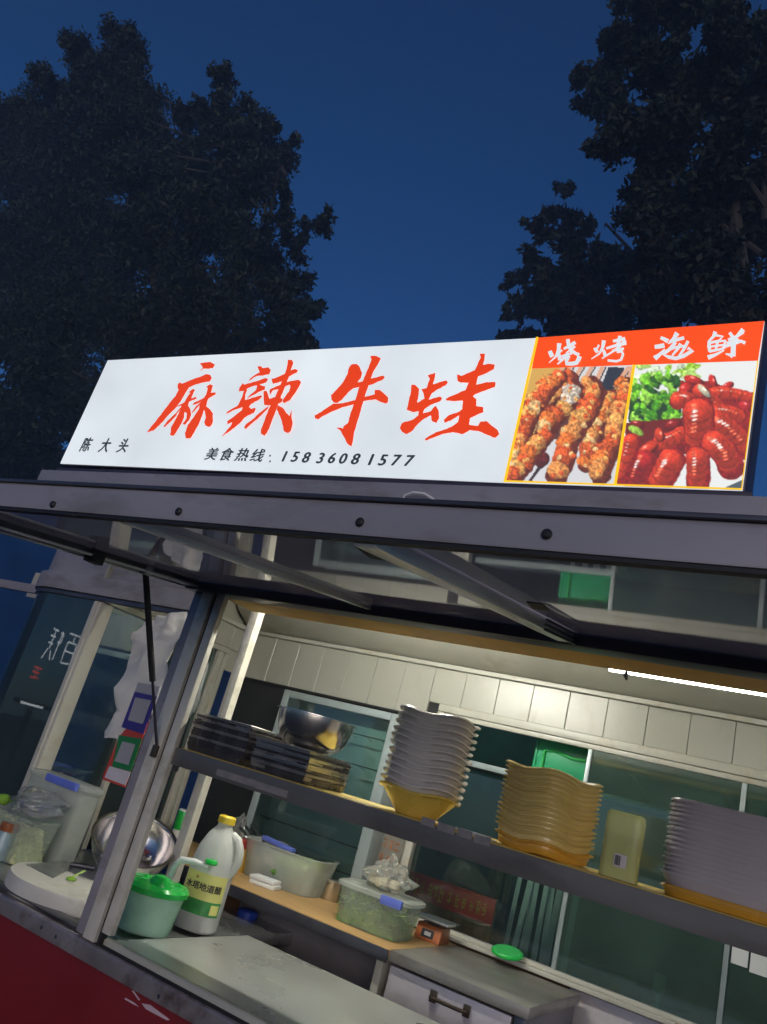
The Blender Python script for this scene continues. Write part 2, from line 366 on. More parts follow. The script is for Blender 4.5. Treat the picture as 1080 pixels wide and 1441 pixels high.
for (za, zb, yf, mt) in ((2.135, 2.163, 1.600, 'grey_paint'), (2.165, 2.185, 1.607, 'grey_paint'), (2.187, 2.232, 1.598, 'grey_paint')):
    cp('roof_edge', MB().box(-2.64 - (yf - 1.6) * 2, XR + .05, yf, 1.655, za, zb), mt, .004)
# far wall
PW = .148
x = -2.60; k = 0
while x < XR - .01:
    x1 = min(x + PW, XR); zb = 1.792 if x1 < -1.44 else 1.858
    cp('wall_panel', MB().box(x + .0007, x1 - .0007, 2.985 + .0010 * (k % 2), 3.0, zb, 2.004), 'white_panel', .0018, seg=1)
    x = x1; k += 1
cp('wall_backing', MB().box(XW - .02, XR, 3.001, 3.02, 1.86, 2.11), 'cream_paint')
cp('wall_backing', MB().box(XW - .02, -1.505, 3.001, 3.02, .22, 1.86), 'dark_void')
cp('wall_backing', MB().box(-1.505, XR, 3.001, 3.02, .22, 1.035), 'wood_brown')
cp('panel_trim', MB().box(-2.60, -1.53, 2.978, 2.984, 1.784, 1.792), 'black_rubber')
# far window
win = cp('window', MB().box(-1.500, XR, 2.962, 3.0, 1.826, 1.856), 'white_frame', .003)
def wsub(name, mb, mat, par, bevel=0.0): return wpart(name, mb, mat, par, bevel)
wsub('frame_rail', MB().box(-1.470, XR, 2.970, 2.995, 1.806, 1.8245), 'white_frame', win, .002)
wsub('jamb', MB().box(-1.500, -1.472, 2.962, 3.0, 1.052, 1.825), 'white_frame', win, .003)
wsub('jamb', MB().box(-1.560, -1.503, 2.972, 3.0, 1.035, 1.80), 'white_frame', win, .003)
wsub('sill', MB().box(-1.500, XR, 2.945, 3.0, 1.036, 1.051), 'white_frame', win, .003)
wsub('sill_track', MB().box(-1.470, XR, 2.962, 2.972, 1.0515, 1.066), 'white_frame', win, .002)
wsub('sill_track', MB().box(-1.470, XR, 2.982, 2.992, 1.0515, 1.066), 'aluminium', win, .002)
for xm in (-.862, -.34):
    wsub('mullion', MB().box(xm, xm + .016, 2.966, 2.984, 1.0665, 1.805), 'cooler_grey', win, .002)
wsub('sliding_pane', MB().box(-.845, -.342, 2.972, 2.977, 1.067, 1.805), 'green_glass', win)
wsub('sliding_pane', MB().box(-.323, XR, 2.972, 2.977, 1.067, 1.805), 'green_glass', win)
wsub('pane', MB().box(-1.47, -.80, 2.988, 2.992, 1.067, 1.62), 'window_glass', win)
wsub('meeting_rail', MB().box(-1.47, XR, 3.022, 3.30, 1.645, 1.668), 'cooler_grey', win, .003)
# left end wall
for (ya, yb) in ((2.12, 2.268), (2.268, 2.416), (2.416, 2.564), (2.564, 2.712), (2.712, 2.86), (2.86, 2.984)):
    cp('wall_panel', MB().box(XW - .014, XW, ya + .0012, yb - .0012, 1.895, 2.004), 'white_panel', .0018, seg=1)
cp('wall_panel', MB().box(XW - .014, XW, 2.872, 2.984, 1.792, 1.8925), 'white_panel', .0018, seg=1)
cp('ceiling_trim', MB().box(XW, XW + .02, 2.1, 2.96, 2.004, 2.024), 'white_frame', .003)
cp('end_wall_backing', MB().box(XW - .032, XW - .016, 2.05, 3.0, 1.89, 2.115), 'cream_paint')
ew = cp('end_window', MB().box(XW - .03, XW + .006, 2.10, 2.87, 1.868, 1.893), 'white_frame', .003)
for (ya, yb) in ((2.80, 2.835), (2.838, 2.868), (2.055, 2.12), (2.40, 2.425)):
    wsub('jamb', MB().box(XW - .03, XW + .008, ya, yb, .94, 1.866), 'white_frame', ew, .003)
wsub('pane', MB().box(XW - .018, XW - .014, 2.12, 2.40, .94, 1.866), 'window_glass', ew)
wsub('pane', MB().box(XW - .018, XW - .014, 2.425, 2.80, .94, 1.866), 'window_glass', ew)
# left recessed bay : fascia with a rounded end, bent glass under it
def bay(off, x_end, n=14):
    cxx, cyy, r = -2.93, 2.42, .36 + off
    pts = [(x_end, cyy - r)]
    pts += [(cxx + r * math.cos(t), cyy + r * math.sin(t)) for t in [(-math.pi / 2) - (math.pi / 2) * i / n for i in range(n + 1)]]
    return pts
def bay_band(o0, o1, x_end, z0, z1):
    a, b = bay(o0, x_end), bay(o1, x_end); return MB().prism(a + b[::-1], z0, z1, 'z')
fas = cp('fascia', bay_band(.022, -.02, -2.03, 1.888, 1.962), 'grey_paint', .004)
wsub('upper_band', bay_band(-.004, -.03, -2.03, 1.964, 2.075), 'grey_paint', fas, .003)
wsub('lower_lip', bay_band(.012, -.012, -2.03, 1.868, 1.886), 'dark_steel', fas, .002)
cp('bent_glass', bay_band(.002, -.004, -2.66, .945, 1.866), 'curved_glass')
cp('bay_soffit', MB().prism(bay(-.03, -2.03) + [(-2.03, 2.42)], 2.085, 2.09, 'z'), 'cream_paint')
cp('bay_cornice', MB().prism([(2.78, 1.95), (2.80, 1.95), (2.80, 2.10), (2.78, 2.10)], -4.2, -2.66), 'white_panel')
cp('bay_post', MB().box(-2.650, -2.628, 2.048, 2.090, .940, 1.866), 'white_frame', .003)
cp('gutter_rail', MB().box(-4.6, -3.26, 2.50, 2.53, 1.93, 1.975), 'grey_paint', .003)
# shelf
sh = cp('shelf', MB().box(-1.575, XR, 1.626, 1.905, 1.424, 1.4385), 'dark_steel', .002)
wsub('shelf_liner', MB().box(-1.545, XR, 1.632, 1.900, 1.4388, 1.4425), 'shelf_yellow', sh, .001)
wsub('shelf_lip', MB().prism([(1.619, 1.396), (1.6255, 1.396), (1.6255, 1.4405), (1.619, 1.4405)], -1.592, XR), 'shelf_grey', sh, .0015)
for (px0, px1, py) in ((305, 360, 1086), (593, 612, 1154), (616, 640, 1162), (644, 664, 1170), (668, 690, 1179), (360, 405, 1104)):
    a = at(px0, py, y=1.6175); b = at(px1, py + (px1 - px0) * .30, y=1.6175)
    wsub('sticker', MB().box(a.x, b.x, 1.6178, 1.6188, a.z - .008, a.z + .008), 'sticker', sh)
# tube lamps under the ceiling
lamp = cp('tube_lamp', MB().tube([(-.605, 2.15, 1.9495), (.62, 2.15, 1.9495)], .0125, 12), 'tube_light')
wsub('lamp_holder', MB().box(-.63, .65, 2.137, 2.163, 1.9635, 1.985), 'white_plastic', lamp, .002)
for xx_ in (-.5, .5): wsub('lamp_stem', MB().box(xx_ - .006, xx_ + .006, 2.144, 2.156, 1.9855, 2.1145), 'white_plastic', lamp)
lamp = cp('tube_lamp', MB().tube([(-1.68, 2.10, 2.085), (-1.06, 2.10, 2.085)], .0125, 12), 'tube_light_bright')
wsub('lamp_holder', MB().box(-1.71, -1.03, 2.085, 2.115, 2.099, 2.1145), 'white_plastic', lamp, .002)
hk = at(881, 950, y=2.0)
cp('ceiling_hook', MB().tube([hk + Vector((0, 0, .10)), hk + Vector((0, 0, .012)), hk, hk + Vector((.004, 0, -.012))], [.0015, .0015, .007, .003], 8), 'black_rubber')
# inner counter : plywood top, steel top, drawer front
ZI = 1.0305
ic = cp('inner_counter', MB().box(-2.58, -1.205, 2.435, 2.952, 1.006, 1.030), 'plywood', .003)
wsub('counter_edge_band', MB().box(-2.58, -1.205, 2.428, 2.4345, .992, 1.028), 'dark_steel', ic, .001)
wsub('carcass', MB().box(-2.58, -1.25, 2.93, 2.95, .25, 1.005), 'cabinet_grey', ic)
wsub('divider', MB().box(-1.248, -1.222, 2.45, 2.93, .25, 1.005), 'white_frame', ic, .002)
wsub('divider', MB().box(-1.925, -1.900, 2.46, 2.93, .25, 1.005), 'wood_brown', ic, .002)
wsub('back_board', MB().box(-1.898, -1.25, 2.56, 2.575, .25, 1.005), 'cabinet_grey', ic)
cab = cp('drawer_cabinet', MB().box(-1.203, -.745, 2.435, 2.943, .998, 1.030), 'worn_steel', .004)
wsub('drawer_front', MB().box(-1.195, -.795, 2.446, 2.47, .72, .990), 'drawer', cab, .004)
wsub('side_panel', MB().box(-.788, -.755, 2.446, 2.94, .25, .996), 'dark_steel', cab, .003)
a, b = at(605, 1405, y=2.42), at(653, 1422, y=2.42); zc = (a.z + b.z) / 2
wsub('drawer_handle', MB().tube([(a.x, 2.446, zc), (a.x, 2.422, zc), (a.x + .012, 2.416, zc), (b.x - .012, 2.416, zc), (b.x, 2.422, zc), (b.x, 2.446, zc)], .0055, 8), 'handle_brown', cab)
for q in (a, b): wsub('handle_foot', MB().box(q.x - .011, q.x + .011, 2.438, 2.4455, zc - .016, zc + .016), 'handle_brown', cab, .002)
cp('wall_cladding', MB().box(-.79, XR, 2.975, 3.0, .22, 1.030), 'drawer', .003)

# ------------------------------------------------------------------ hatch, hinged on the beam, outer edge a little lower
def hz(y, d=0.0): return 1.894 + (y - 1.600) * .128 + d
HX0, HX1, YR = -1.70, 1.15, .765
hatch = cp('hatch', MB().prism([(YR, hz(YR) - .012), (YR, hz(YR) + .030), (YR + .005, hz(YR) + .036), (YR + .014, hz(YR) + .036), (YR + .014, hz(YR) - .012)], HX0, HX1), 'grey_paint', .003)
wsub('rail_cap', MB().box(HX0, HX1, YR - .002, YR + .04, hz(YR) + .0365, hz(YR) + .042), 'dark_aluminium', hatch, .001)
wsub('rail_highlight', MB().box(HX0, HX1, YR + .034, YR + .040, hz(YR) + .0422, hz(YR) + .0452), 'bright_alu', hatch)  # bright strip painting the highlight along the rail's back top edge
wsub('rail_gasket', MB().box(HX0, HX1, YR + .002, YR + .015, hz(YR) - .017, hz(YR) - .0125), 'black_rubber', hatch)
for (px, py) in ((75, 710), (252, 720), (507, 735), (770, 752)):
    c = at(px, py, y=YR - .001)
    o = wsub('bolt', MB().lathe([(.0062, 0), (.0062, .002), (.004, .0042), (0, .0048)], 12), 'black_rubber', hatch)
    o.matrix_local = Matrix.Translation(c) @ Matrix.Rotation(R_(90), 4, 'X')
ya, yb = YR + .0145, 1.588
wsub('cross_bar', MB().bar((-1.672, ya, hz(ya) - .004), (-1.672, yb, hz(yb) - .004), .045, .030), 'dark_aluminium', hatch, .003)
wsub('bar_bead', MB().bar((-1.697, ya, hz(ya) - .021), (-1.697, yb, hz(yb) - .021), .006, .005), 'bright_alu', hatch, .001)
wsub('bar_bead', MB().bar((-1.645, ya, hz(ya) - .017), (-1.645, yb, hz(yb) - .017), .008, .006), 'bright_alu', hatch, .001)
wsub('cross_bar', MB().bar((-1.055, ya, hz(ya) - .006), (-1.055, yb, hz(yb) - .006), .014, .016), 'bright_alu', hatch, .002)
wsub('cross_bar', MB().bar((-.550, ya, hz(ya) - .010), (-.550, yb, hz(yb) - .010), .036, .026), 'bright_alu', hatch, .003)
for off in (-.012, -.002, .008): wsub('bar_groove', MB().bar((-.5275 + off * .01, 1.40, hz(1.40) - .012 + off), (-.5275, yb, hz(yb) - .012 + off), .004, .004), 'dark_aluminium', hatch)
for (xa, xb) in ((-1.648, -1.063), (-1.047, -.573), (-.527, HX1 - .02)):
    vs = [(xa, ya, hz(ya)), (xb, ya, hz(ya)), (xb, yb, hz(yb)), (xa, yb, hz(yb))]
    wsub('glass_pane', MB().sheet(vs, .004), 'hatch_glass', hatch)
def bracket(px, py, xx, w, dz):
    c = at(px, py, x=xx); return wsub('bracket', MB().box(c.x - w, c.x + w, c.y - .02, c.y + .02, c.z - .012, hz(c.y) - .002 + dz), 'black_rubber', hatch, .003)
bracket(133, 786, -1.655, .016, 0); bracket(690, 830, -.60, .018, 0); bracket(760, 845, -.49, .016, 0)
bracket(540, 772, -.60, .03, 0)
# gas strut on the left side of the hatch
st0, st1 = at(222, 806, y=1.40), at(221, 1052, y=1.606)
st0.x = -1.655; st0.y = 1.40; st0.z = hz(1.40) - .02
mid = st0.lerp(st1, .62)
gs = cp('gas_strut', MB().tube([st0, mid], .0085, 12), 'black_rubber')
wsub('piston_rod', MB().tube([mid, st1], .0042, 8), 'dark_steel', gs)
wsub('strut_bracket', MB().box(st0.x - .012, st0.x + .012, st0.y - .012, st0.y + .012, st0.z - .008, st0.z + .018), 'aluminium', gs, .002)
wsub('strut_foot', MB().box(st1.x - .008, st1.x + .010, st1.y - .010, st1.y + .006, st1.z - .026, st1.z + .006), 'handle_brown', gs, .003)

# ------------------------------------------------------------------ lit sign on the roof edge
YS = 1.622
SL, SR_ = -2.572, -.246
ZT, ZBm = 2.700, 2.262
sign = empty('sign_box', ((SL + SR_) / 2, YS + .06, ZBm - .012), 'long backlit shop sign with red brush characters and two food pictures', 'sign')
def sp(name, mb, mat, bevel=0.0, **k): return wpart(name, mb, mat, sign, bevel, **k)
def sxy(px, py, dy=0.0):
    p = at(px, py, y=YS); return Vector((p.x, YS - dy, p.z))
face = [sxy(152, 507), sxy(757, 475.5), sxy(1076, 452), sxy(1045, 690), sxy(712, 679), sxy(85, 652)]
sp('face_panel', MB().sheet(face, .004, (0, 1, 0)), 'sign_white')
def pf(dx, dz, yy):
    f = []
    for p, sx_, sz_ in zip(face, (-1, 0, 1, 1, 0, -1), (1, 1, 1, -1, -1, -1)): f.append(Vector((p.x + dx * sx_, yy, p.z + dz * sz_)))
    return f
bk = pf(.004, .004, YS + .0045)
sp('case', MB().sheet(bk, .115, (0, 1, 0)), 'sign_case', .003)
sp('sign_foot', MB().box(SL - .004, SR_ + .02, YS - .006, YS + .10, 2.233, 2.250), 'sign_case', .002)
band = [(757, 475.5), (1076, 452), (1067, 508), (749, 519)]
sp('red_band', MB().sheet([sxy(x, y, .0012) for x, y in band], .0008, (0, 1, 0)), 'sign_band')
def line_px(a, b, w, mat, name='gold_line', dy=.003):
    a, b = Vector(a), Vector(b); d = (b - a).normalized(); n = Vector((-d.y, d.x)) * w / 2
    return sp(name, MB().sheet([sxy(*(a + n), dy), sxy(*(b + n), dy), sxy(*(b - n), dy), sxy(*(a - n), dy)], .0006, (0, 1, 0)), mat)
line_px((757, 475), (711, 679), 3.5, 'sign_yellow'); line_px((893, 514), (866, 684), 4, 'sign_yellow')
line_px((711, 677.5), (1045, 689), 2.4, 'sign_yellow'); line_px((1067, 508), (1044, 690), 1.6, 'sign_yellow')

# brush characters traced stroke by stroke
def rough_poly(pts, amp=.35):
    out = []
    for i, (x, y) in enumerate(pts):
        x2, y2 = pts[(i + 1) % len(pts)]; out.append((x, y)); L = math.hypot(x2 - x, y2 - y); m = int(L // 4)
        for k in range(1, m + 1):
            t = k / (m + 1); out.append((x + (x2 - x) * t + random.uniform(-amp, amp), y + (y2 - y) * t + random.uniform(-amp, amp)))
    return out
def character(polys, off, sc, mat='sign_red', name='brush_character'):
    mb = MB()
    for i, poly in enumerate(polys):
        px = rough_poly([(off[0] + x * sc, off[1] + y * sc) for x, y in poly])
        mb.add([sxy(x, y, .0012 + .0004 * i) for x, y in px], [tuple(range(len(px)))])
    return sp(name, mb, mat, smooth=False)
CH1 = [[(735,105),(870,85),(930,120),(905,165),(830,172),(780,172),(730,205),(775,160)],
 [(455,415),(455,375),(485,345),(510,362),(640,310),(750,272),(820,240),(870,250),(890,290),(860,335),(790,345),(690,370),(600,410),(560,470),(510,560),(440,660),(350,750),(270,845),(180,930),(130,970),(150,945),(100,970),(65,980),(110,920),(170,850),(260,730),(350,610),(430,520),(470,440)],
 [(440,655),(540,600),(600,500),(620,480),(590,470),(650,430),(680,440),(650,500),(630,550),(690,530),(700,550),(600,595),(590,640),(620,690),(630,760),(600,830),(545,885),(520,870),(570,800),(575,740),(545,720),(540,790),(490,890),(440,980),(410,1020),(360,1015),(380,900),(440,800),(490,690),(420,790),(350,860),(300,912),(275,905),(330,830),(430,740),(500,660),(505,640)],
 [(820,405),(870,370),(905,385),(890,440),(880,480),(940,475),(940,500),(850,550),(830,600),(820,650),(870,690),(905,740),(905,850),(880,900),(850,912),(810,895),(795,850),(815,790),(800,700),(790,700),(760,790),(720,890),(670,980),(620,1055),(560,1055),(550,990),(590,880),(660,790),(730,680),(740,630),(650,730),(630,740),(700,640),(760,590),(690,625),(640,640),(670,600),(790,545),(820,500),(840,420)]]
CH2 = [[(475,145),(520,140),(545,165),(620,155),(645,190),(630,240),(540,260),(470,265),(410,300),(365,330),(390,290),(460,240),(505,215)],
 [(240,460),(250,410),(290,355),(310,375),(450,335),(580,290),(615,305),(590,345),(530,365),(400,400),(340,430),(300,455)],
 [(480,365),(540,390),(580,400),(570,440),(500,465),(420,510),(335,560),(390,500),(460,440),(470,410)],
 [(320,430),(350,440),(325,500),(320,570),(450,535),(520,510),(540,525),(500,565),(400,620),(370,660),(400,685),(440,670),(460,680),(440,730),(360,765),(310,800),(270,850),(190,920),(110,980),(20,1040),(80,970),(150,880),(160,850),(100,880),(95,840),(180,780),(280,700),(290,660),(200,690),(85,750),(100,715),(230,640),(270,560)],
 [(865,60),(920,65),(935,105),(900,200),(860,320),(810,450),(760,570),(730,660),(690,770),(640,900),(600,990),(570,1025),(525,1000),(525,940),(570,830),(620,690),(700,540),(770,380),(830,230),(860,120)],
 [(660,300),(690,300),(820,245),(900,200),(960,180),(995,195),(980,225),(880,275),(860,320),(760,345),(680,370),(665,340)],
 [(560,460),(600,460),(635,560),(720,530),(800,560),(790,600),(700,640),(620,640),(565,635)],
 [(640,440),(720,400),(800,370),(900,335),(1010,320),(1035,350),(1000,420),(950,500),(890,580),(820,615),(800,590),(810,560),(880,470),(900,400),(890,380),(840,400),(740,440),(680,450),(640,510),(635,470)],
 [(640,640),(600,700),(540,760),(450,840),(380,900),(340,940),(315,930),(330,890),(420,820),(520,730),(600,670)],
 [(740,640),(810,680),(850,740),(890,780),(920,700),(915,790),(930,870),(910,960),(870,995),(820,970),(800,880),(770,780),(730,700)]]
CH3 = [[(470,190),(500,150),(560,145),(590,170),(625,250),(610,310),(570,360),(640,350),(735,315),(870,280),(890,300),(870,325),(740,385),(600,410),(520,430),(460,480),(400,550),(340,600),(290,595),(265,560),(260,510),(330,440),(400,360),(450,270)],
 [(720,55),(780,50),(845,80),(810,150),(760,230),(730,310),(690,430),(640,580),(600,720),(560,850),(530,960),(510,1080),(500,1110),(450,1075),(420,1010),(370,920),(325,890),(380,890),(400,905),(410,870),(460,835),(490,720),(540,580),(590,420),(640,330),(700,190),(735,90)],
 [(70,750),(100,735),(200,670),(290,610),(400,605),(540,570),(680,525),(775,500),(775,450),(830,450),(880,490),(930,540),(930,590),(900,610),(840,590),(780,560),(650,580),(520,620),(400,650),(280,700),(180,750),(110,795),(75,780)]]
CH4 = [[(165,350),(200,350),(240,390),(235,440),(220,520),(290,480),(280,430),(260,390),(310,380),(340,290),(320,260),(395,235),(385,290),(370,345),(450,320),(500,308),(512,330),(490,355),(420,390),(360,430),(330,490),(440,460),(458,480),(440,505),(350,540),(290,580),(275,620),(350,600),(380,560),(400,550),(425,600),(430,660),(405,712),(360,695),(350,640),(290,670),(230,720),(170,790),(120,820),(75,795),(55,760),(80,710),(180,680),(230,640),(235,600),(180,610),(120,585),(140,500),(160,420)],
 [(600,250),(640,265),(770,210),(800,140),(825,90),(815,55),(865,55),(860,110),(845,160),(910,150),(960,160),(950,200),(880,240),(800,270),(780,350),(880,325),(965,325),(960,370),(880,400),(770,440),(750,460),(785,490),(780,550),(850,565),(850,610),(780,640),(720,670),(715,730),(800,740),(820,700),(880,695),(930,740),(985,780),(1000,820),(960,855),(900,830),(800,790),(720,780),(650,820),(560,800),(470,815),(380,850),(300,880),(295,860),(400,800),(500,770),(560,740),(610,700),(620,640),(540,690),(480,710),(475,680),(520,640),(620,605),(650,580),(655,500),(560,505),(500,500),(490,485),(550,455),(680,400),(710,330),(640,330),(605,315)]]
character(CH1, (200, 500), 1 / 9); character(CH2, (310, 500), 1 / 9)
character(CH3, (435, 495), 130 / 1080); character(CH4, (555, 490), 160 / 1080)
def brush(strokes, off, sc, name='white_character'):
    mb = MB()
    for i, (pts, w0, w1) in enumerate(strokes):
        n = len(pts); L = []; Rr = []
        for k, (x, y) in enumerate(pts):
            xa, ya_ = pts[max(0, k - 1)]; xb, yb_ = pts[min(n - 1, k + 1)]
            d = math.hypot(xb - xa, yb_ - ya_) or 1; nx, ny = -(yb_ - ya_) / d, (xb - xa) / d
            w = (w0 + (w1 - w0) * k / (n - 1)) * .66
            L.append((x + nx * w, y + ny * w)); Rr.append((x - nx * w, y - ny * w))
        pl = [(off[0] + x * sc, off[1] + y * sc) for x, y in L + Rr[::-1]]
        mb.add([sxy(x, y, .0024 + .0003 * i) for x, y in pl], [(k, k + 1, 2 * n - 2 - k, 2 * n - 1 - k) for k in range(n - 1)])
    return sp(name, mb, 'sign_white', smooth=False)
o1, s1 = (765, 460), 1 / 9; o2, s2 = (910, 455), 150 / 1080
brush([([(85,310),(95,340),(118,385)],38,44), ([(205,215),(195,300),(160,385),(75,462)],44,8), ([(195,320),(205,380),(215,430)],26,40), ([(240,300),(215,330)],26,12),
       ([(262,288),(330,255),(410,205)],22,34), ([(315,165),(325,250),(360,310),(410,345),(460,365)],36,30), ([(405,255),(340,310),(290,345)],28,10),
       ([(235,390),(310,360),(370,345)],24,22), ([(290,370),(260,420),(185,485)],32,14), ([(330,375),(300,440),(300,480),(370,480),(425,470),(455,420),(465,385)],34,44)], o1, s1)
brush([([(660,270),(668,300),(690,330)],40,30), ([(705,235),(690,280)],22,12), ([(770,180),(755,270),(710,350),(610,415)],40,8), ([(765,300),(780,350),(795,385)],26,38),
       ([(885,192),(960,175),(1040,160)],26,34), ([(975,125),(965,190),(930,260)],38,24), ([(800,285),(930,245),(1055,215)],22,34), ([(1045,180),(960,270),(860,340),(745,415)],30,12),
       ([(880,315),(960,300),(1025,290)],22,26), ([(935,330),(1000,325),(1015,360),(990,430),(930,450),(820,438)],26,22)], o1, s1)
brush([([(145,150),(180,165),(222,188)],24,34), ([(85,245),(130,240),(185,230)],30,36), ([(85,362),(130,330),(190,270)],42,14), ([(315,105),(280,160),(225,215)],40,12),
       ([(240,195),(310,175),(385,155)],26,26), ([(300,200),(240,270),(175,325),(230,350),(300,365),(380,340),(470,285),(420,262)],26,30), ([(350,215),(320,270),(265,335)],26,16), ([(425,190),(390,260),(335,345)],24,20), ([(200,290),(300,255),(400,240)],18,20)], o2, s2)
brush([([(700,90),(680,140),(625,195)],32,14), ([(690,125),(775,140),(720,195)],22,16), ([(640,195),(635,240),(645,295)],28,24), ([(640,205),(720,190),(800,185),(785,265)],20,24), ([(650,245),(720,235),(790,228)],16,16), ([(722,200),(705,280)],20,18),
       ([(640,295),(710,282),(785,265)],20,18), ([(625,358),(700,330),(790,285)],36,10), ([(845,105),(880,155)],24,26), ([(985,75),(950,110),(910,155)],38,20), ([(830,180),(910,150),(985,100)],20,26), ([(815,215),(880,195),(940,180)],20,22), ([(795,250),(880,225),(960,195),(1005,215)],22,26),
       ([(905,150),(885,240),(880,350)],34,40), ([(880,350),(850,335),(805,325)],34,10)], o2, s2)
# printed small lettering
def text_mesh(s, size, bold=.0, shear=0.0):
    cu = bpy.data.curves.new('t', 'FONT'); cu.body = s; cu.size = size; cu.offset = bold; cu.shear = shear
    cu.align_x = 'CENTER'; cu.align_y = 'CENTER'; cu.resolution_u = 3
    o = bpy.data.objects.new('t', cu); COL.objects.link(o)
    dg = bpy.context.evaluated_depsgraph_get(); me = bpy.data.meshes.new_from_object(o.evaluated_get(dg))
    v = [tuple(p.co) for p in me.vertices]; f = [tuple(p.vertices) for p in me.polygons]
    bpy.data.objects.remove(o); bpy.data.meshes.remove(me); return v, f
def centred(v):
    a = np.array(v); c = (a.max(0) + a.min(0)) / 2; return [tuple(p - c) for p in a], (a.max(0) - a.min(0))
def print_line(items, name, squeeze=1.0):
    for ch, px, py, hp, bold in items:
        v, f = text_mesh(ch, 1.0, 0.0, .12); mb = MB()
        v, ext = centred(v); c = sxy(px, py, .0014)
        hgt = (sxy(px, py - hp / 2).z - sxy(px, py + hp / 2).z); k = hgt / ext[1]
        for j, (ox, oz) in enumerate(((0, 0), (1, 0), (-1, 0), (0, .6), (0, -.6))):
            mb.add([(c.x + (p[0] + ox * bold) * k * squeeze, c.y - .0001 * j, c.z + (p[1] + oz * bold) * k) for p in v], f)
        sp(name, mb, 'sign_ink', smooth=False)
q = 330 / 1080
print_line([(ch, 270 + x * q, 615 + y * q, h, b) for ch, x, y, h, b in (('美',95,78,17,.03),('食',165,80,18,.03),('热',235,82,18,.03),('线',305,85,18,.03),
    ('1',430,90,14,.035),('5',478,92,14,.035),('8',530,95,14.5,.035),('3',595,98,14.5,.035),('6',648,98,14.5,.035),('0',700,100,14.5,.035),('8',757,102,15,.035),('1',828,105,15,.035),('5',882,107,15,.035),('7',945,108,15,.035),('7',1005,110,15,.035))], 'small_character', 1.12)
mbc = MB()
for dy_ in (-4, 4):
    c = sxy(380.5, 645.5 + dy_, .0014); mbc.add([(c.x - .003, c.y, c.z - .003), (c.x + .003, c.y, c.z - .003), (c.x + .004, c.y, c.z + .003), (c.x - .002, c.y, c.z + .003)], [(0, 1, 2, 3)])
sp('colon_mark', mbc, 'sign_ink', smooth=False)
q = 150 / 1080
print_line([(ch, 90 + x * q, 600 + y * q, 19.5, .035) for ch, x, y in (('陈',235,185),('大',425,192),('头',610,195))], 'name_character', .9)

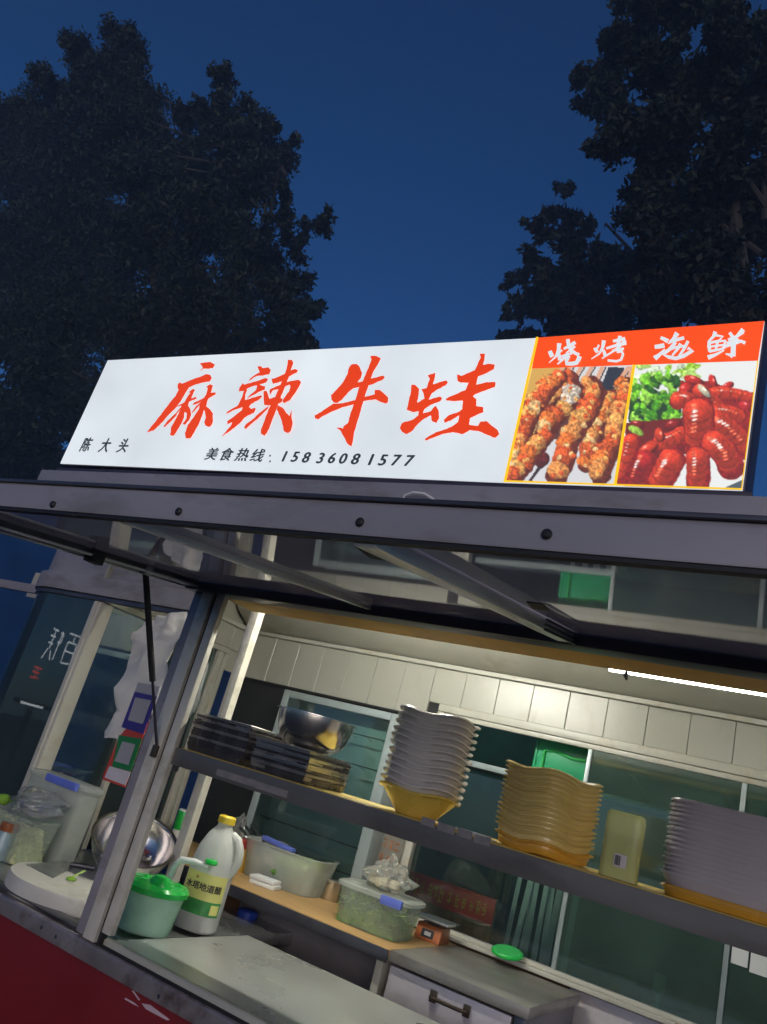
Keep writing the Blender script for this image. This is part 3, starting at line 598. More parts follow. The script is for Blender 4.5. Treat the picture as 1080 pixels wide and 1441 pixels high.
# printed food pictures (painted into the print's own colours)
class Noise2:
    def __init__(s, seed): s.g = np.random.default_rng(seed).random((128, 128))
    def __call__(s, x, y, f):
        x = x * f; y = y * f; xi = np.floor(x).astype(int); yi = np.floor(y).astype(int); u = x - xi; v = y - yi
        u = u * u * (3 - 2 * u); v = v * v * (3 - 2 * v); G = lambda a, b: s.g[a % 128, b % 128]
        return (G(xi, yi) * (1 - u) + G(xi + 1, yi) * u) * (1 - v) + (G(xi, yi + 1) * (1 - u) + G(xi + 1, yi + 1) * u) * v
class Canvas:
    def __init__(s, quad, nx, ny, base, seed):
        S, T = np.meshgrid(np.linspace(0, 1, nx), np.linspace(0, 1, ny)); q = np.array(quad, float)
        P = (q[0][None, None] * ((1 - S) * (1 - T))[..., None] + q[1] * (S * (1 - T))[..., None] + q[2] * (S * T)[..., None] + q[3] * ((1 - S) * T)[..., None])
        s.X, s.Y = P[..., 0], P[..., 1]; s.C = np.ones((ny, nx, 3)) * np.array(base); s.n = Noise2(seed); s.r = np.random.default_rng(seed); s.nx, s.ny = nx, ny
    def blob(s, cx, cy, rx, ry, ang, col, amb=.42, spec=.0, tex=.25, edge=.16, tf=.35, rim=None, bands=0):
        a = math.radians(ang); dx, dy = s.X - cx, s.Y - cy
        u = (dx * math.cos(a) + dy * math.sin(a)) / rx; v = (-dx * math.sin(a) + dy * math.cos(a)) / ry
        d = np.sqrt(u * u + v * v) * (1 + edge * (s.n(s.X + cx * 3, s.Y + cy, .16) - .5) * 2)
        m = np.clip((1 - d) * min(rx, ry) * .9, 0, 1)
        nz = np.sqrt(np.clip(1 - d * d, 0, 1)); nxs = dx / max(rx, ry); nys = dy / max(rx, ry)
        sh = amb + (1 - amb) * np.clip(nz * .75 - nxs * .25 - nys * .45, 0, 1.2)
        t = 1 + tex * ((s.n(s.X, s.Y, tf) - .5) * 2 + (s.n(s.Y, s.X, tf * 2.3) - .5))
        c = np.array(col)[None, None] * (sh * t)[..., None]
        if bands:
            ax = u if rx > ry else v; c = c * (1 - .34 * np.exp(-((np.abs(((ax * bands / 2) % 1) - .5)) / .09) ** 2) * (d < .97))[..., None]
        if spec:
            hl = np.exp(-(((u + .15) / .22) ** 2 + ((v + .42) / .2) ** 2)) * spec * (.5 + s.n(s.X, s.Y, .5))
            c = c + hl[..., None]
        s.C = s.C * (1 - m[..., None]) + np.clip(c, 0, 1) * m[..., None]
    def poly(s, pts, col):
        m = np.ones_like(s.X, bool); ar = sum(pts[i][0] * pts[(i + 1) % len(pts)][1] - pts[(i + 1) % len(pts)][0] * pts[i][1] for i in range(len(pts)))
        for i in range(len(pts)):
            (xa, y_a), (xb, y_b) = pts[i], pts[(i + 1) % len(pts)]
            m &= ((xb - xa) * (s.Y - y_a) - (y_b - y_a) * (s.X - xa)) * (1 if ar > 0 else -1) >= 0
        s.C[m] = np.array(col)
    def build(s, name, label=None):
        vs = [tuple(sxy(float(x), float(y), .0012)) for x, y in zip(s.X.ravel(), s.Y.ravel())]
        fs = [(j * s.nx + i, j * s.nx + i + 1, (j + 1) * s.nx + i + 1, (j + 1) * s.nx + i) for j in range(s.ny - 1) for i in range(s.nx - 1)]
        me = MB().add(vs, fs).mesh(name, 'sign_print', smooth=False)
        at_ = me.color_attributes.new('print', 'FLOAT_COLOR', 'POINT'); c = np.clip(s.C.reshape(-1, 3), 0, 1)
        lin = np.where(c <= .04045, c / 12.92, ((c + .055) / 1.055) ** 2.4); at_.data.foreach_set('color', np.hstack([lin, np.ones((len(lin), 1))]).ravel())
        o = ob(name, me, sign); o.location = -Vector(sign.location)
        if label: o['label'] = label
        return o
kz = lambda x, y: (700 + x * .1852, 500 + y * .1852)
K = Canvas([(749, 519), (893, 514), (866, 684), (711, 678)], 125, 140, (.80, .80, .80), 3)
K.poly([kz(230, 80), kz(560, 90), kz(420, 330), kz(150, 340)], (.80, .62, .30))
K.poly([kz(200, 330), kz(420, 200), kz(1000, 200), kz(930, 640), kz(120, 700)], (.34, .20, .17))
K.poly([kz(0, 640), kz(640, 640), kz(640, 1000), kz(0, 1000)], (.80, .80, .81))
K.poly([kz(845, 90), kz(970, 95), kz(905, 290), kz(780, 265)], (.13, .17, .22))
for (xa, xb) in ((500, 440), (560, 480), (640, 560), (720, 640), (800, 740), (1000, 900), (1030, 980)):
    K.poly([kz(xa - 14, 85), kz(xa + 20, 85), kz(xb + 10, 240), kz(xb - 22, 240)], (.83, .62, .50)); K.poly([kz(xa + 24, 85), kz(xa + 36, 85), kz(xb + 24, 240), kz(xb + 12, 240)], (.25, .16, .13))
K.blob(*kz(340, 800), 10, 12, 20, (.45, .16, .15)); K.poly([kz(310, 850), kz(335, 860), kz(262, 960), kz(235, 960)], (.22, .16, .18))
pal = [(.94, .48, .18), (.96, .62, .32), (.92, .38, .15), (.97, .78, .52), (.84, .36, .15), (.98, .70, .36)]
def skewer(pts, r, seedn, pale=()):
    rr = np.random.default_rng(seedn); tot = [kz(*p) for p in pts]
    for i in range(len(tot) - 1):
        (xa, y_a), (xb, y_b) = tot[i], tot[i + 1]
        for t in (.0, .25, .5, .75): K.blob(xa + (xb - xa) * t + 4, y_a + (y_b - y_a) * t + 3, r * 1.2, r * 1.1, 0, (.42, .16, .09), amb=.8, edge=.1)
    for i in range(len(tot) - 1):
        (xa, y_a), (xb, y_b) = tot[i], tot[i + 1]; L = math.hypot(xb - xa, y_b - y_a); m = max(1, int(L / (r * .85)))
        for k in range(m):
            t = (k + rr.random() * .4) / m; cx, cy = xa + (xb - xa) * t + rr.normal() * r * .15, y_a + (y_b - y_a) * t
            K.blob(cx, cy, r * (1 + rr.random() * .35), r * (.8 + rr.random() * .3), rr.random() * 180, (.93, .86, .78) if i in pale else pal[rr.integers(6)], amb=.55, tex=.30, edge=.16, tf=.40)
            for _ in range(3): K.blob(cx + rr.normal() * r * .5, cy + rr.normal() * r * .5, r * .35, r * .28, rr.random() * 180, pal[rr.integers(6)], amb=.75, tex=.35, edge=.2, tf=.6)
skewer([(380, 180), (270, 330), (190, 520), (130, 760)], 9, 1); skewer([(540, 170), (420, 280), (320, 400), (240, 560), (150, 720)], 11, 2)
skewer([(700, 200), (640, 260)], 10, 7); skewer([(960, 210), (900, 330), (820, 420)], 10, 8)
skewer([(460, 150), (340, 300), (250, 440), (190, 600), (110, 800)], 9, 11); skewer([(860, 300), (800, 430), (740, 560), (690, 700), (640, 860)], 10, 5)
skewer([(590, 270), (500, 400), (400, 480), (350, 600), (240, 740), (170, 850), (90, 930)], 11, 3, pale=(0,))
skewer([(730, 270), (680, 400), (600, 520), (520, 650), (500, 760), (460, 850), (420, 930)], 13, 4)
skewer([(970, 250), (930, 400), (870, 560), (840, 700), (790, 800), (760, 930)], 13, 6)
K.build('food_picture', 'picture of grilled meat skewers')
cz = lambda x, y: (860 + x * .2037, 500 + y * .2037)
Cn = Canvas([(893, 514), (1067, 508), (1045, 690), (866, 684)], 140, 140, (.87, .88, .87), 9)
Cn.poly([cz(760, 930), cz(930, 850), cz(930, 960), cz(760, 960)], (.28, .33, .36))
for i in range(26): Cn.blob(*cz(200 + Cn.r.random() * 420, 60 + Cn.r.random() * 110), 12, 5, Cn.r.random() * 60 - 60, [(.62, .82, .20), (.86, .93, .80), (.74, .90, .45)][i % 3], amb=.75)
Cn.poly([cz(130, 300), cz(470, 300), cz(480, 440), cz(260, 490), cz(120, 460)], (.10, .24, .10))
for i in range(60):
    x, y = 150 + Cn.r.random() * 310, 130 + Cn.r.random() * 340
    Cn.blob(*cz(x, y), 9 * (.6 + Cn.r.random() * .6), 7 * (.6 + Cn.r.random() * .5), Cn.r.random() * 180, [(.48, .80, .16), (.30, .62, .10), (.62, .88, .30), (.14, .38, .10)][int(Cn.r.random() * 4)], amb=.6, tex=.3, edge=.4)
Cn.poly([cz(100, 470), cz(520, 430), cz(940, 560), cz(830, 640), cz(480, 700), cz(100, 880)], (.42, .11, .09))
Cn.poly([cz(480, 180), cz(700, 180), cz(960, 300), cz(940, 640), cz(500, 480)], (.55, .12, .10))
def cray(pts, r0, r1, col=(.96, .27, .14), n=6, hl=.7):
    P = [np.array(cz(*p)) for p in pts]; rr = np.random.default_rng(int(pts[0][0] * 7 + pts[0][1]))
    Q = [(1 - t) ** 2 * P[0] + 2 * t * (1 - t) * P[1] + t * t * P[2] for t in np.linspace(0, 1, n)]
    for q in Q: Cn.blob(q[0] + 2.5, q[1] + 3, r0 * .215, r0 * .2, 0, (.56, .10, .08), amb=.9, edge=.05)
    m = n * 3; T = np.linspace(0, 1, m); QQ = [(1 - t) ** 2 * P[0] + 2 * t * (1 - t) * P[1] + t * t * P[2] for t in T]
    for i in range(m - 1, -1, -1):
        q = QQ[i]; d = QQ[min(i + 1, m - 1)] - QQ[max(i - 1, 0)]; an = math.degrees(math.atan2(d[1], d[0])); ra = (r0 + (r1 - r0) * T[i]) * .2037 * (1.0 if 0 < i < m - 1 else .85)
        Cn.blob(q[0], q[1], ra * .8, ra, an, tuple(v_ * (.80 if i % 5 == 2 else 1.0) for v_ in col), amb=.62, tex=.12, edge=.05)
    for i in range(1, m - 1, 2):
        q = QQ[i]; ra = (r0 + (r1 - r0) * T[i]) * .2037; k_ = abs(T[i] - .4)
        Cn.blob(q[0] - ra * .25, q[1] - ra * .38, ra * .30, ra * .13, -15, (1, .88, .84) if k_ < .16 else (.98, .46, .32), amb=.95, edge=.4)
def claw(x0, y0, x1, y1, w, col=(.86, .17, .12)):
    a_, b_ = np.array(cz(x0, y0)), np.array(cz(x1, y1)); m_ = (a_ + b_) / 2; L = np.linalg.norm(b_ - a_) / 2
    Cn.blob(m_[0] + 1.5, m_[1] + 2, L, w * .22, math.degrees(math.atan2(b_[1] - a_[1], b_[0] - a_[0])), (.35, .06, .06), amb=.9)
    Cn.blob(m_[0], m_[1], L, w * .2037, math.degrees(math.atan2(b_[1] - a_[1], b_[0] - a_[0])), col, amb=.5, spec=.5, tex=.12, edge=.08)
claw(500, 150, 640, 190, 30); claw(690, 130, 710, 235, 26); claw(760, 235, 845, 185, 22); claw(470, 260, 560, 200, 40)
cray([(700, 265), (830, 250), (965, 290)], 50, 34); claw(880, 330, 975, 380, 40, (.78, .16, .16)); cray([(900, 430), (930, 400), (960, 470)], 55, 40, (.78, .15, .15), 4)
cray([(600, 240), (700, 300), (760, 380)], 56, 44); claw(600, 200, 690, 300, 26, (.88, .84, .72)); cray([(450, 310), (540, 270), (580, 360)], 58, 44); cray([(700, 400), (810, 380), (900, 430)], 62, 48)
claw(120, 470, 235, 480, 26, (.60, .12, .10)); Cn.blob(*cz(170, 520), 13, 6, 25, (.66, .84, .30), amb=.6); claw(370, 500, 480, 450, 36, (.62, .12, .10))
cray([(330, 600), (420, 600), (500, 530)], 60, 50); claw(320, 500, 345, 600, 34, (.92, .28, .15)); claw(180, 690, 330, 590, 36, (.92, .26, .14))
cray([(700, 450), (830, 500), (930, 630)], 88, 60, n=8); cray([(230, 720), (180, 790), (160, 880)], 78, 62, (.80, .16, .14)); cray([(140, 580), (120, 680), (60, 830)], 56, 34, n=7)
cray([(600, 370), (610, 470), (590, 590)], 104, 84, n=6); cray([(690, 600), (790, 640), (820, 760)], 92, 74, n=7); cray([(590, 690), (600, 780), (590, 870)], 82, 66, n=6); cray([(420, 710), (380, 790), (320, 880)], 86, 70, n=6)
Cn.build('food_picture', 'picture of red crayfish with green herbs')
wl0 = at(566, 707, y=1.590)
sp('loose_cable', MB().tube([wl0, at(570, 697, y=1.585), at(582, 693, y=1.58), at(598, 695, y=1.58), at(609, 702, y=1.585), at(618, 711, y=1.590)], .0035, 8), 'wire_white')

# ------------------------------------------------------------------ things on the shelf
ZS = 1.4428
def shelf_at(px, py, y): p = at(px, py, y=y); return p
# black baking trays in two piles
def tray_mesh(w, d, h=.019):
    mb = MB(); t = .0012; fl = .006
    def ring(hx, hy, z): return [(-hx, -hy, z), (hx, -hy, z), (hx, hy, z), (-hx, hy, z)]
    hx, hy = w / 2, d / 2
    rings = [ring(hx - fl, hy - fl, 0), ring(hx - .0015, hy - .0015, h - .002), ring(hx, hy, h - .002), ring(hx, hy, h), ring(hx - .003, hy - .003, h), ring(hx - fl - .001, hy - fl - .001, t)]
    vs = [v for r_ in rings for v in r_]; fs = [(3, 2, 1, 0), (20, 21, 22, 23)]
    for i in range(5):
        for k in range(4): a = i * 4 + k; b = i * 4 + (k + 1) % 4; fs.append((a, b, b + 4, a + 4))
    return mb.add(vs, fs)
tilt = .008
def pile(name, me, c, n, step, label, cat, group, rz=0.0, jx=.002, jr=.02, tops=None, lean=(0, 0)):
    obs = []; z_ = 0.0
    for k in range(n):
        o = ob(name, tops.get(k, me) if tops else me, None, (c[0] + lean[0] * k + random.uniform(-jx, jx), c[1] + lean[1] * k + random.uniform(-jx, jx), c[2] + z_), (random.uniform(-tilt, tilt) if k else 0, random.uniform(-tilt, tilt) if k else 0, rz + random.uniform(-jr, jr)))
        z_ += step * random.uniform(.93, 1.07)
        tag(o, label(k, n), cat, group); obs.append(o)
    return obs
xa, xb = at(262, 1046, y=1.655).x, at(342, 1064, y=1.655).x
w1 = xb - xa
tm = tray_mesh(w1, .17).mesh('baking_tray', 'tray_black', .0006, seg=1)
bright0 = tray_mesh(w1, .17).mesh('baking_tray', 'tray_grey', .0006, seg=1); foil = tray_mesh(w1, .17).mesh('baking_tray', 'steel', .0006, seg=1)
pile('baking_tray', tm, ((xa + xb) / 2, 1.655 + .085, ZS), 13, .0068, lambda k, n: f'black baking tray, {pile_place(k, n)} in the pile beside the post', 'tray', 'trays piled beside the post', tops={12: foil, 3: bright0, 7: bright0, 10: bright0})
xa2, xb2 = at(350, 1072, y=1.655).x, at(428, 1094, y=1.655).x
tm2 = tray_mesh(xb2 - xa2, .20).mesh('baking_tray', 'tray_black', .0006, seg=1)
bright2 = tray_mesh(xb2 - xa2, .20).mesh('baking_tray', 'steel', .0006, seg=1)
bright = tray_mesh(xb2 - xa2, .20).mesh('baking_tray', 'tray_grey', .0006, seg=1)
pile('baking_tray', tm2, ((xa2 + xb2) / 2, 1.655 + .10, ZS), 9, .0075, lambda k, n: f'dark metal tray, {pile_place(k, n)} in the pile under the steel bowl', 'tray', 'trays piled under the bowl', tops={1: bright, 3: bright2, 4: bright, 6: bright2, 8: bright2})
zt = ZS + 8 * .0075 + .0195
# steel mixing bowl on the second pile
def bowl_mb(r, h, foot=.45, n=40, lip=.008, t=.0015):
    pr = [(r * foot, 0)] + [(r * (foot + (1 - foot) * math.sin(a * math.pi / 2) ** .8), h * (1 - math.cos(a * math.pi / 2)) ** .9) for a in (0.15, .3, .45, .6, .75, .9, 1.0)]
    pr[-1] = (r, h - .002); pr += [(r + lip, h - .001), (r + lip, h + .001), (r - .001, h + .0005)]
    inner = [(max(.001, a - t - .001), z + t + .001) for a, z in pr[:8]][::-1]
    inner[0] = (r - t - .002, h - .002)
    return MB().lathe(pr + inner + [(0, .004)], n)
bc = at(438, 1040, y=1.765)
bw = ob('steel_bowl', bowl_mb(.103, .088, .42).mesh('steel_bowl', 'bowl_steel', angle=60), None, (bc.x, 1.765, zt), None)
tag(bw, 'shiny steel mixing bowl standing on the pile of trays', 'bowl')
# white flared dishes
def dish_mb(r, h, foot, p=2.6, n=40, curl=.006, wavef=None, sx=1.0, sy=1.0):
    pr = [(foot, 0), (foot + .002, .002), (foot + (r - foot) * .38, h * .42), (foot + (r - foot) * .8, h * .84), (r - .003, h), (r + curl * .6, h - .001), (r + curl * .7, h + .002), (r - .002, h + .005),
          (foot + (r - foot) * .74, h * .86), (foot + (r - foot) * .32, h * .46), (foot - .003, .006), (0, .006)]
    return MB().lathe(pr, n, p=p, wave=wavef, sx=sx, sy=sy, a0=math.pi / n)
def fixed_rim(amp, n4, r0, ph=0.0): return lambda t, r: amp * max(0, (r - r0 * .4) / (r0 * .6)) * math.cos(n4 * t + ph)
c = at(586, 1139, y=1.73); c.z = ZS
dm = dish_mb(.090, .052, .043, 3.0, wavef=fixed_rim(.004, 4, .09, math.pi)).mesh('flared_dish', 'dish_white', angle=60)
dy = dish_mb(.090, .052, .043, 3.0, wavef=fixed_rim(.004, 4, .09, math.pi)).mesh('flared_dish', 'dish_yellow_bounce', angle=60)
pile('flared_dish', dm, c, 12, .0162, lambda k, n: ('flared dish at the very bottom of the tall white pile, shelf reflection painted yellow' if k == 0 else f'white flared dish, {pile_place(k, n)} in the tall pile'), 'dish', 'flared dishes in the tall pile', rz=.18, jr=.06, jx=.0022, tops={0: dy}, lean=(.0006, 0))
# cream wavy plates
c = at(762, 1200, y=1.745); c.z = ZS
cm = dish_mb(.084, .026, .077, 4.2, 48, .008, wavef=fixed_rim(.0045, 4, .094, math.pi)).mesh('wavy_plate', 'dish_cream', angle=60)
cy_ = dish_mb(.083, .020, .077, 4.2, 48, .008, wavef=fixed_rim(.0045, 4, .094, math.pi)).mesh('wavy_plate', 'dish_orange_bounce', angle=60)
pile('wavy_plate', cm, c, 15, .0100, lambda k, n: ('wavy plate at the bottom of the cream pile, shelf reflection painted orange yellow' if k == 0 else f'cream plate with wavy rim, {pile_place(k, n)} in its pile'), 'plate', 'wavy cream plates piled on the shelf', rz=R_(-24), jr=.02, jx=.0018, lean=(-.0003, 0), tops={0: cy_})
# lilac grey platters
c = at(1030, 1278, y=1.765); c.z = ZS
c.x = at(922, 1245, y=1.70).x + .165
pm = dish_mb(.158, .028, .142, 4.5, 56, .003, sx=1.0, sy=.78).mesh('platter', 'dish_lilac', angle=60)
po_ = dish_mb(.156, .015, .146, 4.5, 56, .003, sx=1.0, sy=.78).mesh('platter', 'dish_orange_bounce', angle=60)
pile('platter', pm, c, 17, .0088, lambda k, n: ('platter at the bottom of the large grey pile, shelf reflection painted orange' if k == 0 else f'greyish lilac platter, {pile_place(k, n)} in the large pile at the right'), 'platter', 'platters in the large pile', rz=0, jr=.012, jx=.0016, tops={0: po_})
# yellow canister with bar code
c = at(870, 1233, y=1.71); c.z = ZS
can = empty('plastic_canister', c, 'translucent yellow plastic canister with a barcode sticker on the shelf', 'canister', rz=.12)
hw = 26 * mpp(c)
can_b = part('body', MB().lathe([(hw * .97, 0), (hw * 1.0, .003), (hw * 1.0, .085), (hw * .96, .0855)], 40, p=5, sy=.6), 'box_yellow', can)
part('lid', MB().lathe([(hw * 1.015, .084), (hw * 1.02, .088), (hw * 1.02, .114), (hw * .97, .122), (hw * .85, .125), (0, .125)], 40, p=5, sy=.6), 'box_yellow', can)
part('contents', MB().lathe([(hw * .90, .004), (hw * .92, .07), (hw * .8, .074)], 24, p=5, sy=.55), 'label_yellow', can)
stk = part('barcode_sticker', MB().box(-.010, .014, -hw * .6 - .0022, -hw * .6 - .0012, .022, .046), 'card_white', can)
mbb = MB(); xx = -.008
for wd in (1, 2, 1, 3, 1, 1, 2, 1): mbb.box(xx, xx + wd * .0006, -hw * .6 - .0028, -hw * .6 - .0024, .025, .043); xx += wd * .0006 + .0005
part('bar_print', mbb, 'ink', stk, smooth=False)['kind'] = 'stuff'
# crumpled clear bag and lids at the tray pile
def bag_mesh(name, c, rx, ry, rz, seed, mat='film', n=16, tip=0.0):
    r = random.Random(seed); bm = bmesh.new(); bmesh.ops.create_icosphere(bm, subdivisions=5, radius=1)
    ph = [Vector((r.uniform(-1, 1), r.uniform(-1, 1), r.uniform(-1, 1))).normalized() for _ in range(n)]
    am = [r.uniform(.02, .07) for _ in range(n)]; fr = [r.uniform(1.5, 6) for _ in range(n)]; of = [r.uniform(0, 6) for _ in range(n)]
    for v in bm.verts:
        d = v.co.normalized(); k = 1.0
        for a, p, f, o in zip(am, ph, fr, of):
            w = math.sin(f * d.dot(p) + o + 1.3 * math.sin(3 * d.dot(p.cross(Vector((.3, .5, .8)))))); k += a * (1 - 2 * abs(w))
        z = d.z; q_ = 1.0
        if tip and z > .35:
            u = (z - .35) / .65; q_ = 1 - .75 * u + .28 * max(0, u - .6); k *= 1 + tip * u
        v.co = Vector((d.x * k * rx * q_, d.y * k * ry * q_, max(-.75, d.z * k) * rz))
    me = bpy.data.meshes.new(name); bm.to_mesh(me); bm.free(); me.materials.append(MATS[mat])
    me.polygons.foreach_set('use_smooth', [True] * len(me.polygons))
    zm = min(v.co.z for v in me.vertices)
    for v in me.vertices: v.co.z -= zm
    return ob(name, me, None, c)
cbag = at(283, 990, y=1.70); cbag.z = 1.46
tag(bag_mesh('plastic_bag', at(262, 1010, y=1.70), .022, .02, .09, 3, tip=.4), 'crumpled clear plastic bag hanging behind the left post', 'plastic bag')
a = at(672, 1166, y=1.66); a.z = ZS
lids = empty('foam_lid', a, 'small pale plastic lids lying flat beside the cream plates', 'lid')
part('upper_lid', MB().box(-.042, .030, -.02, .02, .004, .008), 'white_plastic', lids, .0015)
part('lower_lid', MB().box(-.030, .042, -.022, .018, .0002, .0038), 'white_plastic', lids, .0015)

# ------------------------------------------------------------------ things on the steel counter
ZC = .9502
c = at(199, 1307, z=ZC)
r0 = 44 * mpp(c)
tub = empty('green_tub', c, 'round translucent green tub with bright green lid on the steel counter', 'tub')
hb = 56 * mpp(c)
part('body', MB().lathe([(r0 * .86, 0), (r0 * .90, .004), (r0 * 1.04, hb), (r0 * 1.0, hb), (r0 * .86, .007), (0, .007)], 40), 'tub_green', tub)
lid = part('lid', MB().lathe([(r0 * 1.10, hb - .010), (r0 * 1.13, hb - .008), (r0 * 1.13, hb + .004), (r0 * 1.05, hb + .012), (r0 * .7, hb + .017), (0, hb + .018)], 40), 'green_plastic', tub)
part('pour_spout', MB().lathe([(.034, 0), (.032, .010), (.022, .024), (.008, .028), (0, .028)], 20, (r0 * .45, -r0 * .30, hb + .012), sx=1.1, sy=.75), 'green_plastic', lid)
part('grip_ridge', MB().bar((-r0 * .5, -.01, hb + .0185), (r0 * .1, r0 * .5, hb + .0185), .018, .008), 'green_plastic', lid, .003)
# vinegar jug
c = at(273, 1306, z=ZC); k = mpp(c)
jug = empty('vinegar_jug', c, 'white plastic vinegar jug with yellow cap and yellow green label', 'jug', rz=.25)
jr = 31 * k; H = 150 * k
body = part('body', MB().lathe([(jr * .93, 0), (jr, .006), (jr, H * .52), (jr * .97, H * .60), (jr * .86, H * .72), (jr * .62, H * .84), (jr * .36, H * .91), (jr * .33, H * .95)], 36, p=2.6, sy=.86), 'jug_plastic', jug)
part('vinegar', MB().lathe([(jr * .90, .003), (jr * .96, .006), (jr * .96, H * .13), (0, H * .13)], 30, p=2.6, sy=.85), 'vinegar', jug)
part('handle', MB().tube([(jr * .50, 0, H * .86), (jr * .86, 0, H * .83), (jr * 1.12, 0, H * .74), (jr * 1.16, 0, H * .64), (jr * 1.0, 0, H * .55), (jr * .85, 0, H * .50)], .013, 10), 'jug_plastic', jug)
cap = part('cap', MB().lathe([(jr * .42, H * .945), (jr * .42, H * 1.0), (jr * .36, H * 1.012), (0, H * 1.012)], 24), 'yellow_cap', jug)
def wrap(z0, z1, a0, a1, off, n=20):
    mb = MB(); vs = []
    for zz in (z0, z1):
        for i in range(n + 1):
            t = a0 + (a1 - a0) * i / n; q_ = 1 / (abs(math.cos(t)) ** 2.6 + abs(math.sin(t)) ** 2.6) ** (1 / 2.6)
            vs.append((math.cos(t) * q_ * (jr + off), math.sin(t) * q_ * (jr + off) * .86, zz))
    return mb.add(vs, [(i, i + 1, i + n + 2, i + n + 1) for i in range(n)])
A0, A1 = R_(-138), R_(-12)
lb = part('label', wrap(H * .15, H * .50, A0, A1, .0012), 'label_yellow', jug)
part('label_foot', wrap(H * .15, H * .275, A0, A1, .0018), 'label_green', lb)
part('label_box', wrap(H * .17, H * .255, R_(-44), R_(-18), .0024), 'label_yellow', lb)
def on_jug(s, ang, z, size, mat, name):
    v, f = text_mesh(s, 1.0); v, ext = centred(v); kk = size / ext[1]; mb = MB()
    for j, (ox, oz) in enumerate(((0, 0), (.05, 0), (0, .04))):
        vs = []
        for p in v:
            t = ang + (p[0] + ox) * kk / jr; q_ = 1 / (abs(math.cos(t)) ** 2.6 + abs(math.sin(t)) ** 2.6) ** (1 / 2.6)
            vs.append((math.cos(t) * q_ * (jr + .0026 + .0002 * j), math.sin(t) * q_ * (jr + .0026 + .0002 * j) * .86, z + (p[1] + oz) * kk))
        mb.add(vs, f)
    return part(name, mb, mat, lb, smooth=False)
for ch, dg_ in zip('水塔地道醋', (-116, -97, -78, -58, -38)): on_jug(ch, R_(dg_), H * .385, .021, 'ink', 'label_character')
part('label_emblem', MB().lathe([(.0045, 0), (.0045, .001), (0, .001)], 14), 'ink_gold', lb, loc=(jr * math.cos(R_(-100)) * .9, -jr * .86 - .0022, H * .455), rot=(R_(90), 0, 0))
sp_ = part('spout_arm', MB().tube([(jr * .30, -jr * 1.08, H * .565), (-jr * .35, -jr * 1.25, H * .575), (-jr * 1.0, -jr * 1.30, H * .555), (-jr * 1.25, -jr * 1.25, H * .47), (-jr * 1.32, -jr * 1.2, H * .35)], [.007, .009, .010, .011, .010], 12), 'white_plastic', jug)
part('spout_knob', MB().lathe([(.006, 0), (.018, .003), (.020, .009), (.017, .015), (.008, .017), (0, .017)], 18, (jr * .38, -jr * 1.12, H * .585), p=2.0), 'green_plastic', sp_)
# steel bowl behind the post with a ladle, propped on a box
c = at(191, 1180, y=2.05); k = mpp(c)
brim = c.copy(); dcam = (EYE - c); dcam.z = 0; dcam.normalize(); nrm = (dcam * math.sin(R_(25)) + Vector((.06, 0, 1)) * math.cos(R_(25))).normalized()
rb = 58 * k; c = c + Vector((0, 0, .0)) - nrm * .02
blo = empty('mixing_bowl', brim - nrm * .105, 'wide steel bowl tipped behind the front post, a ladle inside', 'bowl', rot=nrm.to_track_quat('Z', 'Y').to_euler())
part('bowl_shell', bowl_mb(rb, .105, .40), 'bowl_steel', blo, angle=60)
lad = empty('ladle', brim - nrm * .09, 'thin steel ladle standing in the tipped bowl', 'ladle')
pt, pb = at(206, 1148, y=2.02) - lad.location, at(200, 1207, y=2.06) - lad.location
part('handle', MB().tube([pt, pb], .0035, 8), 'bowl_steel', lad)
part('scoop', MB().lathe([(0, 0), (.018, .003), (.028, .012), (.030, .02), (.028, .02), (.016, .006), (0, .004)], 20, tuple(pb - Vector((0, 0, .01)))), 'bowl_steel', lad)
bxz = (brim - nrm * .105).z - .045 - .9385; bx_c = Vector((brim.x - .02, brim.y + .05, .9385))
st_ = empty('small_crate', bx_c, 'dark low crate under the tipped steel bowl', 'crate')
part('crate_body', MB().box(-.07, .07, -.07, .07, 0, bxz - .002), 'dark_steel', st_, .004)
part('crate_rim', MB().box(-.075, .075, -.075, .075, bxz - .018, bxz), 'dark_aluminium', st_, .003)

# ------------------------------------------------------------------ things on the left counter
ZL = .9385
c = Vector((-1.965, 1.862, ZL))
rc = .218
cb = empty('chopping_board', c, 'thick round white chopping board on the left counter', 'chopping board')
part('board', MB().lathe([(rc * .985, 0), (rc, .004), (rc, .042), (rc * .985, .048), (0, .048)], 56), 'board_white', cb)
ztop = ZL + .0485
pts = [at(37, 1217, z=ztop), at(75, 1236, z=ztop), at(106, 1219, z=ztop), at(92, 1212, z=ztop)]
cl0 = sum(pts, Vector()) / 4
clv = empty('cleaver', cl0, 'grey steel cleaver lying flat on the round board', 'knife')
part('blade', MB().sheet([p - cl0 for p in pts], .002), 'blade', clv)
d = (at(133, 1222, z=ztop + .01) - at(99, 1216, z=ztop + .006)); p0 = at(99, 1216, z=ztop + .009) - cl0
part('handle', MB().tube([p0, p0 + d * .5, p0 + d], [.006, .009, .008], 10), 'dark_steel', clv)
a = at(100, 1239, z=ztop); a.z = ztop
pst = empty('pepper_stem', a, 'green pepper stem left on the chopping board', 'pepper')
part('cap', MB().lathe([(0, 0), (.013, .001), (.015, .006), (.008, .010), (0, .011)], 12), 'pepper', pst)
part('stalk', MB().tube([(0, 0, .008), (.006, .012, .02), (.012, .03, .032)], [.004, .003, .003], 8), 'veg_light', pst)
